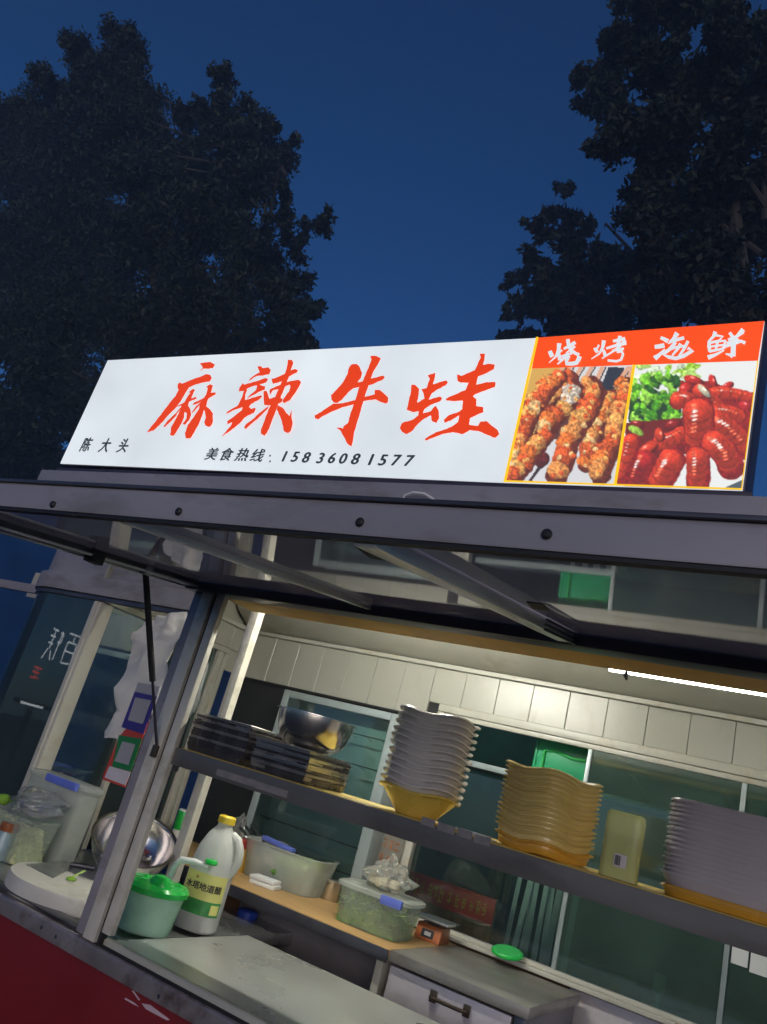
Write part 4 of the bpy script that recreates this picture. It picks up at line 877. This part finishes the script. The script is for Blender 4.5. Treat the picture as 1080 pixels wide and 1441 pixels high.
# clear tub of shredded vegetables
def tub_parts(root, w, d_, h, mat='tub_clear', taper=.86, t=.002, rad=4.5):
    part('body', MB().lathe([(w / 2 * taper, 0), (w / 2 * (taper + .02), .003), (w / 2, h), (w / 2 + .006, h), (w / 2 + .006, h + .004), (w / 2 - t, h + .004), (w / 2 * taper, .005), (0, .005)], 44, p=rad, sy=d_ / w), mat, root)
def fill(root, w, d_, h0, h1, mat, seed, name='contents', amp=.012, n=28):
    r = np.random.default_rng(seed); nz = Noise2(seed); mb = MB(); vs = []
    for j in range(n):
        for i in range(n):
            x_, y_ = (i / (n - 1) - .5) * w, (j / (n - 1) - .5) * d_
            e = min(i, j, n - 1 - i, n - 1 - j) / 3.0
            vs.append((x_, y_, h0 + (h1 - h0) * min(1, e) + amp * (float(nz(np.array(i * 1.0), np.array(j * 1.0), .45)) - .5) * 2 * min(1, e)))
    mb.add(vs, [(j * n + i, j * n + i + 1, (j + 1) * n + i + 1, (j + 1) * n + i) for j in range(n - 1) for i in range(n - 1)])
    mb.box(-w / 2, w / 2, -d_ / 2, d_ / 2, h0 - .004, h0 - .001)
    return part(name, mb, mat, root)
def shreds(root, w, d_, z0, z1, mat, n, seed, L=.03, name='shreds'):
    r = random.Random(seed); mb = MB()
    for _ in range(n):
        p = Vector((r.uniform(-w / 2, w / 2), r.uniform(-d_ / 2, d_ / 2), r.uniform(z0, z1))); d = Vector((r.gauss(0, 1), r.gauss(0, 1), r.gauss(0, .4))).normalized() * L
        mb.bar(p - d / 2, p + d / 2, .004, .0025)
    o = part(name, mb, mat, root, smooth=False); o['kind'] = 'stuff'; return o
c = Vector((-2.455, 1.925, ZL))
t1 = empty('vegetable_tub', c, 'clear plastic tub of pale shredded vegetables behind the chopping board', 'tub', rz=0)
tub_parts(t1, .34, .155, .140)
fill(t1, .28, .12, .008, .10, 'veg_pale', 4); shreds(t1, .29, .125, .02, .115, 'veg_pale', 260, 5)
tag(bag_mesh('plastic_bag', (c.x + .08, c.y, ZL + .1465), .13, .075, .055, 11), 'crumpled clear plastic bag lying over the vegetable tub', 'plastic bag')
a = Vector((c.x - .06, c.y - .04, ZL + .1455))
pp = empty('green_pepper', a, 'single green pepper lying on the vegetable tub', 'pepper', rz=.5)
part('fruit', MB().tube([(-.03, 0, .014), (-.015, 0, .019), (.005, 0, .020), (.02, 0, .019), (.03, 0, .017)], [.004, .012, .018, .019, .010], 14), 'pepper', pp)
part('stalk', MB().tube([(.03, 0, .017), (.042, .004, .024), (.05, .0, .030)], [.004, .003, .0035], 8), 'veg_green', pp)
c2 = Vector((-2.455, 2.078, ZL))
t2 = empty('storage_tub', c2, 'large grey translucent storage tub with a blue edged lid at far left', 'tub', rz=0)
tub_parts(t2, .31, .125, .25, 'tub_milky', .9)
lid = part('lid', MB().lathe([(.162, .2545), (.164, .257), (.164, .268), (.155, .273), (0, .275)], 44, p=4.5, sy=.42), 'tub_milky', t2)
part('lid_clip', MB().box(-.02, .15, -.082, -.066, .252, .278), 'blue_plastic', lid, .003)
c3 = at(0, 1200, y=1.86); c3.z = ZL
jar = empty('sauce_jar', c3, 'small jar with orange cap at the left edge of the picture', 'jar')
part('glass', MB().lathe([(.030, 0), (.033, .004), (.033, .07), (.026, .085), (.026, .09)], 24), 'cooler_teal', jar)
part('cap', MB().lathe([(.029, .089), (.030, .092), (.030, .112), (.026, .115), (0, .115)], 24), 'scale_orange', jar)

# hanging paper and payment cards beside the post
YP = 1.98
pp_ = [(205, 873), (228, 866), (262, 860), (250, 905), (232, 960), (215, 1010), (196, 1045), (180, 1042), (166, 1040), (145, 1038), (162, 990), (176, 930), (190, 893), (196, 890)]
ph = [at(x, y, y=YP) for x, y in pp_]; c0 = sum(ph, Vector()) / len(ph)
pme = MB().add([p - c0 for p in ph], [tuple(range(len(ph)))]).mesh('paper_sheet', None); bm = bmesh.new(); bm.from_mesh(pme)
bmesh.ops.triangulate(bm, faces=bm.faces); bmesh.ops.subdivide_edges(bm, edges=bm.edges, cuts=5, use_grid_fill=True)
pn = Noise2(77)
for v in bm.verts: v.co.y += (float(pn(np.array(v.co.x * 40 + 50), np.array(v.co.z * 14 + 50), 1.0)) - .5) * .05 + (float(pn(np.array(v.co.x * 90 + 9), np.array(v.co.z * 70 + 9), 1.0)) - .5) * .014
bm.to_mesh(pme); bm.free(); pme.materials.append(MATS['paper']); pme.polygons.foreach_set('use_smooth', [True] * len(pme.polygons))
pw = ob('paper_sheet', pme, None, c0)
tag(pw, 'torn pale paper sheet hanging behind the gas strut', 'paper')
YC = 1.93
def card_pts(pts, dy=0.0): return [at(x, y, y=YC) - Vector((0, dy, 0)) for x, y in pts]
cdp = card_pts([(196, 961), (222, 963), (176, 1108), (146, 1101)]); cc = sum(cdp, Vector()) / 4
cards = empty('payment_card', cc, 'tall payment card in blue, green and red beside the front post', 'card')
def cd(name, pts, mat, dy, th=.0012): return part(name, MB().sheet([p - cc for p in card_pts(pts, dy)], th, (0, 1, 0)), mat, cards)
def tl(x, y): return (x * 150 / 1080 + 130, y * 190 / 1368 + 940)
cd('red_backing', [tl(440, 500), tl(560, 560), tl(330, 1210), tl(105, 1130), tl(110, 1090), tl(270, 700)], 'card_red', 0, .003)
cd('blue_panel', [tl(435, 240), tl(660, 290), tl(520, 670), tl(300, 600)], 'card_blue', .002)
cd('grey_header', [tl(470, 145), tl(690, 190), tl(660, 290), tl(435, 240)], 'card_grey', .002)
cd('green_panel', [tl(275, 680), tl(510, 720), tl(395, 1050), tl(205, 1000)], 'card_green', .002)
cd('white_footer', [tl(180, 995), tl(395, 1055), tl(340, 1190), tl(130, 1110)], 'card_white', .002)
cd('white_square', [tl(445, 300), tl(605, 330), tl(520, 570), tl(370, 530)], 'card_grey', .004)
cd('white_square', [tl(315, 745), tl(445, 775), tl(375, 985), tl(235, 945)], 'card_grey', .004)

# ------------------------------------------------------------------ things on the inner counter
c = at(402, 1232, y=2.76); c.z = ZI
t3 = empty('open_tub', c, 'open milky tub of cucumbers on the plywood counter', 'tub', rz=.05)
tub_parts(t3, .36, .22, .13, 'tub_milky', .84)
for i, (x_, y_, z_, ln, a_) in enumerate(((.05, -.04, .085, .16, .3), (.08, .02, .10, .14, .1), (.06, -.06, .05, .15, .5))):
    dx, dyy = math.cos(a_) * ln / 2, math.sin(a_) * ln / 2
    cu_ = empty('cucumber', (c.x + x_, c.y + y_, ZI + z_), ['light green cucumber uppermost in the open tub', 'green cucumber towards the back of the open tub', 'green cucumber low down against the front of the open tub'][i], 'cucumber', 'cucumbers in the open tub')
    part('fruit', MB().tube([(-dx, -dyy, 0), (-dx * .8, -dyy * .8, 0), (0, 0, .004), (dx * .8, dyy * .8, 0), (dx, dyy, 0)], [.006, .017, .019, .017, .006], 12), 'veg_light' if i == 0 else 'veg_green', cu_)
kn = empty('blue_grater', (c.x - .05, c.y - .01, ZI + .10), 'white plastic slicer with a blue handle sticking out of the tub', 'slicer')
q0, q1 = at(372, 1178, y=c.y) - kn.location, at(414, 1198, y=c.y) - kn.location
part('handle', MB().bar(q0, q1, .03, .018), 'blue_plastic', kn, .005)
part('blade_plate', MB().sheet([q0 + Vector((.01, 0, -.012)), q1 + Vector((-.01, 0, -.012)), q1 + Vector((-.015, .0, -.085)), q0 + Vector((.02, .0, -.085))], .004, (0, 1, 0)), 'white_plastic', kn)
for i in range(3):
    ch = empty('skewer_tongs', (c.x - .14, c.y, ZI + .12), ['dark metal tong leaning leftmost out of the open tub', 'dark metal tong leaning in the middle of three', 'dark metal tong nearest the blue handle'][i], 'tongs', 'metal tongs leaning in the tub')
    a, b = at(338 + i * 8, 1165 - i * 2, y=c.y + .03 * i) - ch.location, at(372 + i * 7, 1200 + i * 2, y=c.y) - ch.location
    part('shaft', MB().tube([a, b], .004, 6), 'dark_steel', ch); part('grip', MB().tube([a, a.lerp(b, .3)], .006, 8), 'wire_dark', ch)
c = at(330, 1180, y=2.82); c.z = ZI
tag(bag_mesh('plastic_bag', c, .075, .06, .085, 21, tip=.7), 'clear plastic bag bunched up behind the vinegar jug', 'plastic bag')
c = at(338, 1215, y=2.70); c.z = ZI
cn = empty('spice_can', c, 'small yellow spice can with a red top beside the milky tub', 'can')
part('body', MB().lathe([(.032, 0), (.034, .003), (.034, .085)], 24), 'can_yellow', cn)
part('top', MB().lathe([(.0345, .085), (.036, .088), (.036, .112), (.033, .116), (0, .116)], 24), 'can_red', cn)
c = at(372, 1247, z=ZI)
pf_ = empty('paper_towel', c, 'folded white paper towel on the plywood counter', 'paper', rz=.2)
part('upper_fold', MB().box(-.055, .05, -.035, .035, .016, .030), 'paper_white', pf_, .005)
part('lower_fold', MB().box(-.05, .055, -.035, .035, 0, .0155), 'paper_white', pf_, .004)
c = at(466, 1255, y=2.84); c.z = ZI
tn = empty('wire_tin', c, 'small brown metal tin between the two tubs', 'tin')
part('body', MB().lathe([(.036, 0), (.038, .003), (.038, .07), (.036, .07), (.036, .004), (0, .004)], 28), 'tin', tn)
part('rim', MB().lathe([(.039, .064), (.041, .067), (.041, .072), (.038, .074), (.036, .071)], 28), 'steel', tn)
c = at(527, 1302, y=2.62); c.z = ZI
t4 = empty('lidded_tub', c, 'clear lidded tub of chopped greens with a blue clip', 'tub', rz=.04)
tub_parts(t4, .265, .19, .105, 'tub_clear', .9)
fill(t4, .22, .15, .006, .065, 'veg_green', 8); shreds(t4, .23, .155, .01, .085, 'veg_green', 160, 9, .04, 'green_shreds'); shreds(t4, .23, .155, .02, .09, 'veg_light', 160, 10, .04, 'pale_shreds')
lid = part('lid', MB().lathe([(.140, .1095), (.145, .112), (.145, .122), (.135, .127), (.10, .125), (0, .125)], 44, p=4.5, sy=.7), 'tub_milky', t4)
part('lid_clip', MB().box(.05, .13, -.112, -.096, .100, .128), 'blue_plastic', lid, .005)
bg_ = bag_mesh('food_bag', (c.x + .005, c.y, ZI + .1285), .105, .075, .052, 31, tip=.55)
tag(bg_, 'knotted clear bag of pale dumplings on the lidded tub', 'plastic bag')
for i, (x_, y_) in enumerate(((-.04, 0), (.0, -.02), (.035, .01), (-.01, .03))):
    dmp = MB().lathe([(.018, 0), (.027, .008), (.024, .022), (.012, .030), (0, .032)], 16).mesh('dumpling', 'dough')
    tag(ob('dumpling', dmp, None, (c.x + x_, c.y + y_, ZI + .136)), ['pale dumpling at the left in the knotted bag', 'pale dumpling nearest the front in the knotted bag', 'pale dumpling at the right in the knotted bag', 'pale dumpling at the back of the knotted bag'][i], 'dumpling', 'dumplings in the knotted bag')
c = at(610, 1310, y=2.84); c.z = ZI
scl = empty('kitchen_scale', c, 'small orange kitchen scale with a steel pan beside the tub', 'scale', rz=.05)
part('base', MB().prism([(-.05, 0), (.05, 0), (.038, .052), (-.038, .052)], -.048, .048, 'x'), 'scale_orange', scl, .004)
part('pan', MB().box(-.072, .072, -.06, .06, .064, .072), 'steel', scl, .003)
part('pan_stem', MB().box(-.02, .02, -.02, .02, .052, .064), 'dark_steel', scl)
dsp = part('display', MB().sheet([(-.025, -.047, .010), (.022, -.047, .010), (.022, -.0415, .036), (-.025, -.0415, .036)], .0015, (0, -1, 0)), 'black_rubber', scl)
part('display_glass', MB().sheet([(-.012, -.0490, .017), (.012, -.0490, .017), (.012, -.0465, .029), (-.012, -.0465, .029)], .0008, (0, -1, 0)), 'card_grey', dsp)
c = at(342, 1310, y=2.50)
cup = empty('blue_cup', Vector((c.x, 2.50, c.z - .02)), 'white cup with a blue lid on the low shelf under the counter', 'cup')
part('body', MB().lathe([(.028, 0), (.034, .045), (.034, .05)], 24), 'white_plastic', cup)
part('lid', MB().lathe([(.037, .048), (.037, .085), (.03, .090), (0, .091)], 24), 'deep_blue', cup)
ls = cup.location.z
cp('low_shelf', MB().box(-1.898, -1.25, 2.455, 2.558, ls - .016, ls - .001), 'wood_brown', .002)
c = at(715, 1345, z=1.052); c = at(714, 1340, y=2.93); c.z = 1.0515
gl_ = empty('pot_lid', at(714, 1342, y=2.925), 'flat bright green lid leaning on the window sill', 'lid', rot=(R_(12), 0, 0))
part('disc', MB().lathe([(.050, 0), (.053, .002), (.053, .008), (.050, .011), (0, .012)], 32), 'green_lid', gl_)
part('rim', MB().lathe([(.052, -.002), (.056, 0), (.056, .006), (.053, .008)], 32), 'green_plastic', gl_)
# white bundle and green roll behind the bowl
c = at(250, 1180, y=2.78); c.z = ZI
rl = empty('wrap_roll', c, 'white roll with a green end label behind the steel bowl', 'roll', rz=.2)
part('roll', MB().lathe([(.03, 0), (.032, .003), (.032, .13), (.03, .133), (0, .133)], 24), 'white_plastic', rl)
part('green_band', MB().lathe([(.0325, .05), (.033, .052), (.033, .125), (.0325, .127)], 24), 'green_plastic', rl)

# drinks cooler against the far wall
cx0, cx1 = at(408, 1130, y=2.90).x, at(507, 1160, y=2.90).x
cx0, cx1 = -2.22, -1.60
cool = empty('drinks_cooler', ((cx0 + cx1) / 2, 2.87, 1.0005), 'grey green glass fronted cooler with wire racks by the far wall', 'cooler')
wpart('back_panel', MB().box(cx0, cx1, 2.955, 2.970, 1.002, 1.77), 'cooler_teal', cool, .003)
for (xa, xb) in ((cx0, cx0 + .035), (cx1 - .05, cx1)): wpart('side_frame', MB().box(xa, xb, 2.86, 2.953, 1.002, 1.765), 'cooler_grey', cool, .003)
wpart('top_frame', MB().box(cx0 + .036, cx1 - .052, 2.86, 2.953, 1.735, 1.765), 'cooler_grey', cool, .003)
wpart('door_pane', MB().box(cx0 + .036, cx1 - .052, 2.862, 2.866, 1.01, 1.734), 'window_glass', cool)
for zz in (1.12, 1.22, 1.32, 1.52, 1.64):
    xa, xb = cx0 + .045, cx1 - .06
    mb = MB().tube([(xa + .02, 2.94, zz), (xa, 2.93, zz + .005), (xa, 2.89, zz + .012), (xa + .02, 2.88, zz + .012), (xb - .02, 2.88, zz + .012), (xb, 2.89, zz + .012), (xb, 2.93, zz + .005)], .0028, 6)
    for j in range(7): x_ = xa + .02 + (xb - xa - .04) * j / 6; mb.tube([(x_, 2.88, zz + .012), (x_, 2.945, zz)], .0012, 5)
    wpart('wire_rack', mb, 'wire_dark', cool)
# poster on the narrow strip between cooler and window
pa = at(512, 1140, y=2.955); pb = at(556, 1205, y=2.955)
pos = empty('wall_poster', ((pa.x + pb.x) / 2, 2.955, 1.20), 'small dark poster with orange lettering beside the window jamb', 'poster')
px0, px1 = -1.592, -1.508; pz0, pz1 = 1.13, 1.44
wpart('sheet', MB().box(px0 - .05, px1, 2.958, 2.960, pz0, pz1), 'poster_grey', pos)
def glyph_marks(x0, x1, z0, z1, y, cols, rows, seed):
    r = random.Random(seed); mb = MB()
    for j in range(rows):
        for i in range(cols):
            cxm, czm = x0 + (x1 - x0) * (i + .5) / cols, z0 + (z1 - z0) * (j + .5) / rows; wv, hv = (x1 - x0) / cols * .38, (z1 - z0) / rows * .38
            for _ in range(5):
                if r.random() < .5:
                    zz = czm + r.uniform(-hv, hv); mb.box(cxm - wv * r.uniform(.5, 1), cxm + wv * r.uniform(.5, 1), y - .0006, y, zz - hv * .10, zz + hv * .10)
                else:
                    xx_ = cxm + r.uniform(-wv, wv); mb.box(xx_ - wv * .10, xx_ + wv * .10, y - .0006, y, czm - hv * r.uniform(.5, 1), czm + hv * r.uniform(.5, 1))
    return mb
o = wpart('poster_print', glyph_marks(px0 - .04, px1 - .01, pz0 + .02, pz1 - .09, 2.957, 4, 4, 3), 'poster_ink', pos, smooth=False); o['kind'] = 'stuff'
# outside the far window
TARP = at(20, 722, x=-4.98).z
tag(ob('blue_tarpaulin', MB().box(-5.0, -4.96, 1.3, 6.0, 0, TARP).mesh('blue_tarpaulin', 'blue_tarp')), 'dark blue tarpaulin wall standing left of the cart', 'tarpaulin')
tag(ob('dark_screen', MB().box(-4.9, 3.0, 5.6, 5.64, 0, 3.2).mesh('dark_screen', 'dark_green_wall')), 'dark green screen standing behind the cart', 'screen')
yb_ = 3.9
b0, b1 = at(580, 1225, y=yb_), at(700, 1262, y=yb_)
ban = empty('shop_banner', ((b0.x + b1.x) / 2, yb_, 0), 'dim red banner with yellow lettering seen through the window', 'banner')
zt_ = b0.z; xb0, xb1 = b0.x - .02, b1.x
wpart('brown_cloth', MB().box(xb0, xb1, yb_ + .004, yb_ + .02, 0, zt_ - .001), 'banner_brown', ban)
wpart('red_strip', MB().box(xb0, xb1, yb_ - .004, yb_ + .003, zt_ - .115, zt_), 'banner_red', ban)
r_ = random.Random(5); gx = xb0 + .02
for grp in (3, 3, 1, 2, 3):
    w_ = (xb1 - xb0 - .04) / 14.5
    for i in range(grp):
        o = wpart('banner_mark', glyph_marks(gx, gx + w_, zt_ - .10, zt_ - .02, yb_ - .005, 1, 1, r_.randint(0, 999)), 'banner_ink', ban, smooth=False); gx += w_
    gx += w_ * .5
g0, g1 = at(756, 1062, y=3.08), at(822, 1110, y=3.08)
gb = empty('green_crate', ((g0.x + g1.x) / 2, 3.15, 1.6685), 'bright green plastic crate standing on the window ledge', 'crate')
wpart('crate_wall', MB().box(g0.x, g1.x + .01, 3.08, 3.09, 1.669, 1.86), 'green_box', gb, .003)
wpart('crate_side', MB().box(g0.x - .012, g0.x - .001, 3.08, 3.28, 1.669, 1.86), 'green_box', gb, .003)
wpart('crate_floor', MB().box(g0.x, g1.x + .01, 3.091, 3.28, 1.669, 1.675), 'green_box', gb)
wpart('crate_handle', MB().tube([(g0.x + .03, 3.074, 1.675), (g0.x + .03, 3.072, 1.775), (g0.x + .08, 3.072, 1.78), (g0.x + .14, 3.072, 1.765), (g1.x - .01, 3.072, 1.77)], .005, 8), 'green_lid', gb)
# hanging plastic strips outside the window
xs0 = at(722, 1280, y=3.15).x; xs1 = at(800, 1300, y=3.15).x
strip = MB().box(-.011, .011, -.0012, .0012, 0, .62).mesh('curtain_strip', 'strip_film')
for i in range(9):
    x_ = xs0 + (xs1 - xs0) * i / 8
    o = ob('curtain_strip', strip, None, (x_, 3.14 + .02 * (i % 3), 1.02), (R_(random.uniform(-2, 2)), R_(random.uniform(-3, 4)), random.uniform(-.6, .6)))
    tag(o, f'pale plastic curtain strip outside the window, {ordinal(i)} from the left', 'curtain strip', 'plastic strips hanging outside the window')
a, b = at(1032, 1320, y=2.965), at(1080, 1372, y=2.965)
nt = empty('paper_notice', ((a.x + b.x) / 2, 2.968, b.z), 'two blank white notices stuck on the window at the right', 'notice')
wpart('left_sheet', MB().box(a.x, (a.x + b.x) / 2 - .004, 2.9655, 2.9665, b.z, a.z), 'paper_white', nt)
wpart('right_sheet', MB().box((a.x + b.x) / 2 + .002, b.x + .02, 2.9655, 2.9665, b.z - .008, a.z - .006), 'paper_white', nt)
a = at(928, 1385, y=3.05)
sw = empty('switch_box', a, 'small pale switch box behind the green pane', 'switch box')
part('box', MB().box(-.018, .018, -.01, .01, -.03, .03), 'cooler_grey', sw, .003); part('conduit', MB().box(-.006, .006, -.004, .004, -.28, -.031), 'cooler_grey', sw)

# ------------------------------------------------------------------ trees
def tree(label, blobs, yd, leaf, seed, trunk_px, mat='leaf', dens=1.0, spread=1.6):
    r = np.random.default_rng(seed)
    base = at(*trunk_px, y=yd); base.z = 0
    t = empty('tree', base, label, 'tree')
    cen = []
    for (px, py, rp) in blobs:
        dy = r.uniform(-spread, spread) * .5; c = at(px, py, y=yd + dy); cen.append((c, rp * mpp(c)))
    V = []; Fc = []
    for c, Rr in cen:
        ns = max(4, int(9 * dens * (Rr / .5) ** 1.4)); subs = []
        for _ in range(ns):
            d = r.normal(size=3); d /= np.linalg.norm(d); subs.append((np.array(c) + d * Rr * (.25 + .62 * r.random()) * np.array([1, 1.2, 1]), Rr * r.uniform(.24, .42)))
        for sc, sr in subs:
            n = int(np.clip(230 * dens * (sr / .2) ** 1.5, 36, 460))
            P = sc + np.clip(r.normal(size=(n, 3)), -1.9, 1.9) * sr * .58
            D = r.normal(size=(n, 3)); D /= np.linalg.norm(D, axis=1)[:, None]; D[:, 2] -= .25
            U = np.cross(D, r.normal(size=(n, 3))); U /= np.linalg.norm(U, axis=1)[:, None] + 1e-9
            L = leaf * r.uniform(.6, 1.35, n)[:, None]; W = L * .42
            o = len(V) * 1
            for i in range(n):
                b = len(V); V += [tuple(P[i] - D[i] * L[i]), tuple(P[i] + U[i] * W[i]), tuple(P[i] + D[i] * L[i]), tuple(P[i] - U[i] * W[i])]; Fc.append((b, b + 1, b + 2, b + 3))
    me = bpy.data.meshes.new('crown'); me.from_pydata([(v[0] - base.x, v[1] - base.y, v[2]) for v in V], [], Fc); me.materials.append(MATS[mat])
    ob('crown', me, t)
    top = max(cen, key=lambda q: q[0].z)[0]; zc = min(q[0].z for q in cen)
    tr = MB().tube([(0, 0, 0), (.03, .02, zc * .5), (0, .05, zc), ((top.x - base.x) * .35, 0, zc + (top.z - zc) * .35), ((top.x - base.x) * .7, 0, zc + (top.z - zc) * .72)], [.20, .16, .13, .07, .012], 10)
    trunk = part('trunk', tr, 'bark', t)
    for c, Rr in cen[::2]:
        z0 = max(zc * .6, c.z - 2.2); s = Vector((0, .03, min(z0, zc + (top.z - zc) * .45))); e = Vector((c.x - base.x, c.y - base.y, c.z))
        part('limb', MB().tube([s, s.lerp(e, .5) + Vector((0, 0, .12)), s.lerp(e, .5)], [.045, .025, .004], 6), 'bark', trunk)
    return t
left_b = [(180,60,34),(165,105,42),(120,80,30),(125,130,42),(72,125,30),(60,170,42),(20,190,45),(-20,230,50),(200,150,44),(180,200,60),(110,220,65),(40,270,60),(310,110,24),(305,150,34),(275,175,30),(340,165,26),(365,190,32),(330,210,46),(270,240,50),(215,270,55),
          (400,190,20),(385,230,36),(360,270,46),(405,275,24),(300,310,60),(230,350,65),(140,320,70),(60,370,75),(-20,350,70),(395,320,30),(440,320,24),(462,312,18),(420,345,24),(360,360,50),(420,400,28),(390,430,45),(310,430,60),(230,450,65),(140,430,70),(60,470,75),(-30,470,70),(430,450,26),(400,490,40),(320,510,60),(200,530,70),(440,480,22),(445,430,18),(425,500,30),(80,560,80),(-20,600,80),(40,640,60)]
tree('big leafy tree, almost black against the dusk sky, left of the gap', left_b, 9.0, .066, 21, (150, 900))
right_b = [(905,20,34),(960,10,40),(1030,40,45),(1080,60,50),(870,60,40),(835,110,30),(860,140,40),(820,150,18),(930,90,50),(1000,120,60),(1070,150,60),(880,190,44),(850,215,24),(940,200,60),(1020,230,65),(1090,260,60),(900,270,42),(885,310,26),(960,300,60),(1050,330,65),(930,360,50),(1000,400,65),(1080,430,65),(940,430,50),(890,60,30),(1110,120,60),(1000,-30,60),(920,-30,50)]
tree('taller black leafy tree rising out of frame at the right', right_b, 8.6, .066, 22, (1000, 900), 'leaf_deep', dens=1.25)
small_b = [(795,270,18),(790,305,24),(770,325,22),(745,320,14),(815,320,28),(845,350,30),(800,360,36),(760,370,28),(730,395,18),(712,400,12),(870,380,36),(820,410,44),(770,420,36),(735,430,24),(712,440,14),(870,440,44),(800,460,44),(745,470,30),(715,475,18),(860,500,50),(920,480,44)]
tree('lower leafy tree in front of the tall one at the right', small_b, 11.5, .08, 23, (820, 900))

# ------------------------------------------------------------------ lit sign across the street (mirrored in the bent glass)
gpt = Vector((-2.90, 2.06, 1.70)); nn = Vector((0, -1, 0))
vin = (gpt - EYE).normalized(); vout = vin - nn * 2 * vin.dot(nn); far = gpt + vout * 9.0
fs_ = empty('street_sign', (far.x, far.y, far.z - .6), 'white lit shop lettering across the street mirrored in the bent glass', 'sign', rz=math.atan2(vout.y, vout.x) - math.pi / 2)
glow('neon_white', (.9, .95, 1.0), 3.2); glow('neon_red', (1.0, .12, .08), 2.0)
def neon(x0, x1, z0, z1, seed, mat, name):
    r = random.Random(seed); cxm, czm, wv, hv = (x0 + x1) / 2, (z0 + z1) / 2, (x1 - x0) / 2, (z1 - z0) / 2; mb = MB(); t = .011
    P = lambda u, v: (cxm + u * wv, -.015, czm + v * hv)
    strokes = {1: [((-1, .95), (1, 1)), ((-.7, .4), (.75, .45)), ((-.7, .4), (-.75, -.9)), ((.75, .45), (.7, -.95)), ((-.7, -.2), (.7, -.15)), ((-.75, -.9), (.7, -.95)), ((0, .95), (-.1, .42))],
               2: [((-1, .8), (-.4, .85)), ((-.95, .2), (-.4, .25)), ((-.95, .8), (-.95, .2)), ((-.7, 1), (-.7, -.9)), ((0, .9), (.9, 1)), ((.1, .5), (.95, .55)), ((.1, .0), (.95, .1)), ((.45, .95), (.4, -.3)), ((.1, -.4), (-.3, -1)), ((.6, -.3), (1, -1))],
               3: [((-1, .8), (1, .9)), ((-.8, 0), (.9, .1)), ((-1, -.8), (1, -.9)), ((0, .8), (0, -.8))]}[seed]
    for a_, b_ in strokes: mb.bar(P(*a_), P(*b_), t * 2, .02, (0, -1, 0))
    return part(name, mb, mat, fs_, smooth=False)
neon(-.55, -.22, .25, .70, 1, 'neon_white', 'lit_character'); neon(-.10, .23, .25, .70, 2, 'neon_white', 'lit_character'); neon(.10, .32, -.05, .12, 3, 'neon_red', 'red_character')
part('lit_border', MB().box(-.30, .30, -.03, 0, -.42, -.39), 'neon_white', fs_); part('back_rail', MB().box(-.7, .5, .02, .05, -.42, -.36), 'dark_void', fs_)
part('sign_pole', MB().box(-.08, .08, .03, .10, -(far.z - .6), -.42), 'dark_steel', fs_)

# ------------------------------------------------------------------ haze volume, added to imitate lens glare
hz_m = bpy.data.materials.new('haze'); hz_m.use_nodes = True; hn = hz_m.node_tree.nodes
for nd in list(hn):
    if nd.type == 'BSDF_PRINCIPLED': hn.remove(nd)
pv = hn.new('ShaderNodeVolumePrincipled'); pv.inputs['Density'].default_value = .008; pv.inputs['Color'].default_value = (.84, .90, 1.0, 1); pv.inputs['Anisotropy'].default_value = .55
hz_m.node_tree.links.new(pv.outputs[0], hn['Material Output'].inputs['Volume'])
hme = MB().box(-33, 33, -33, 33, -1, 13.5).mesh('haze', None); hme.materials.append(hz_m)
tag(ob('haze', hme), 'thin haze added around the cart and trees to imitate lens glare', kind='stuff')
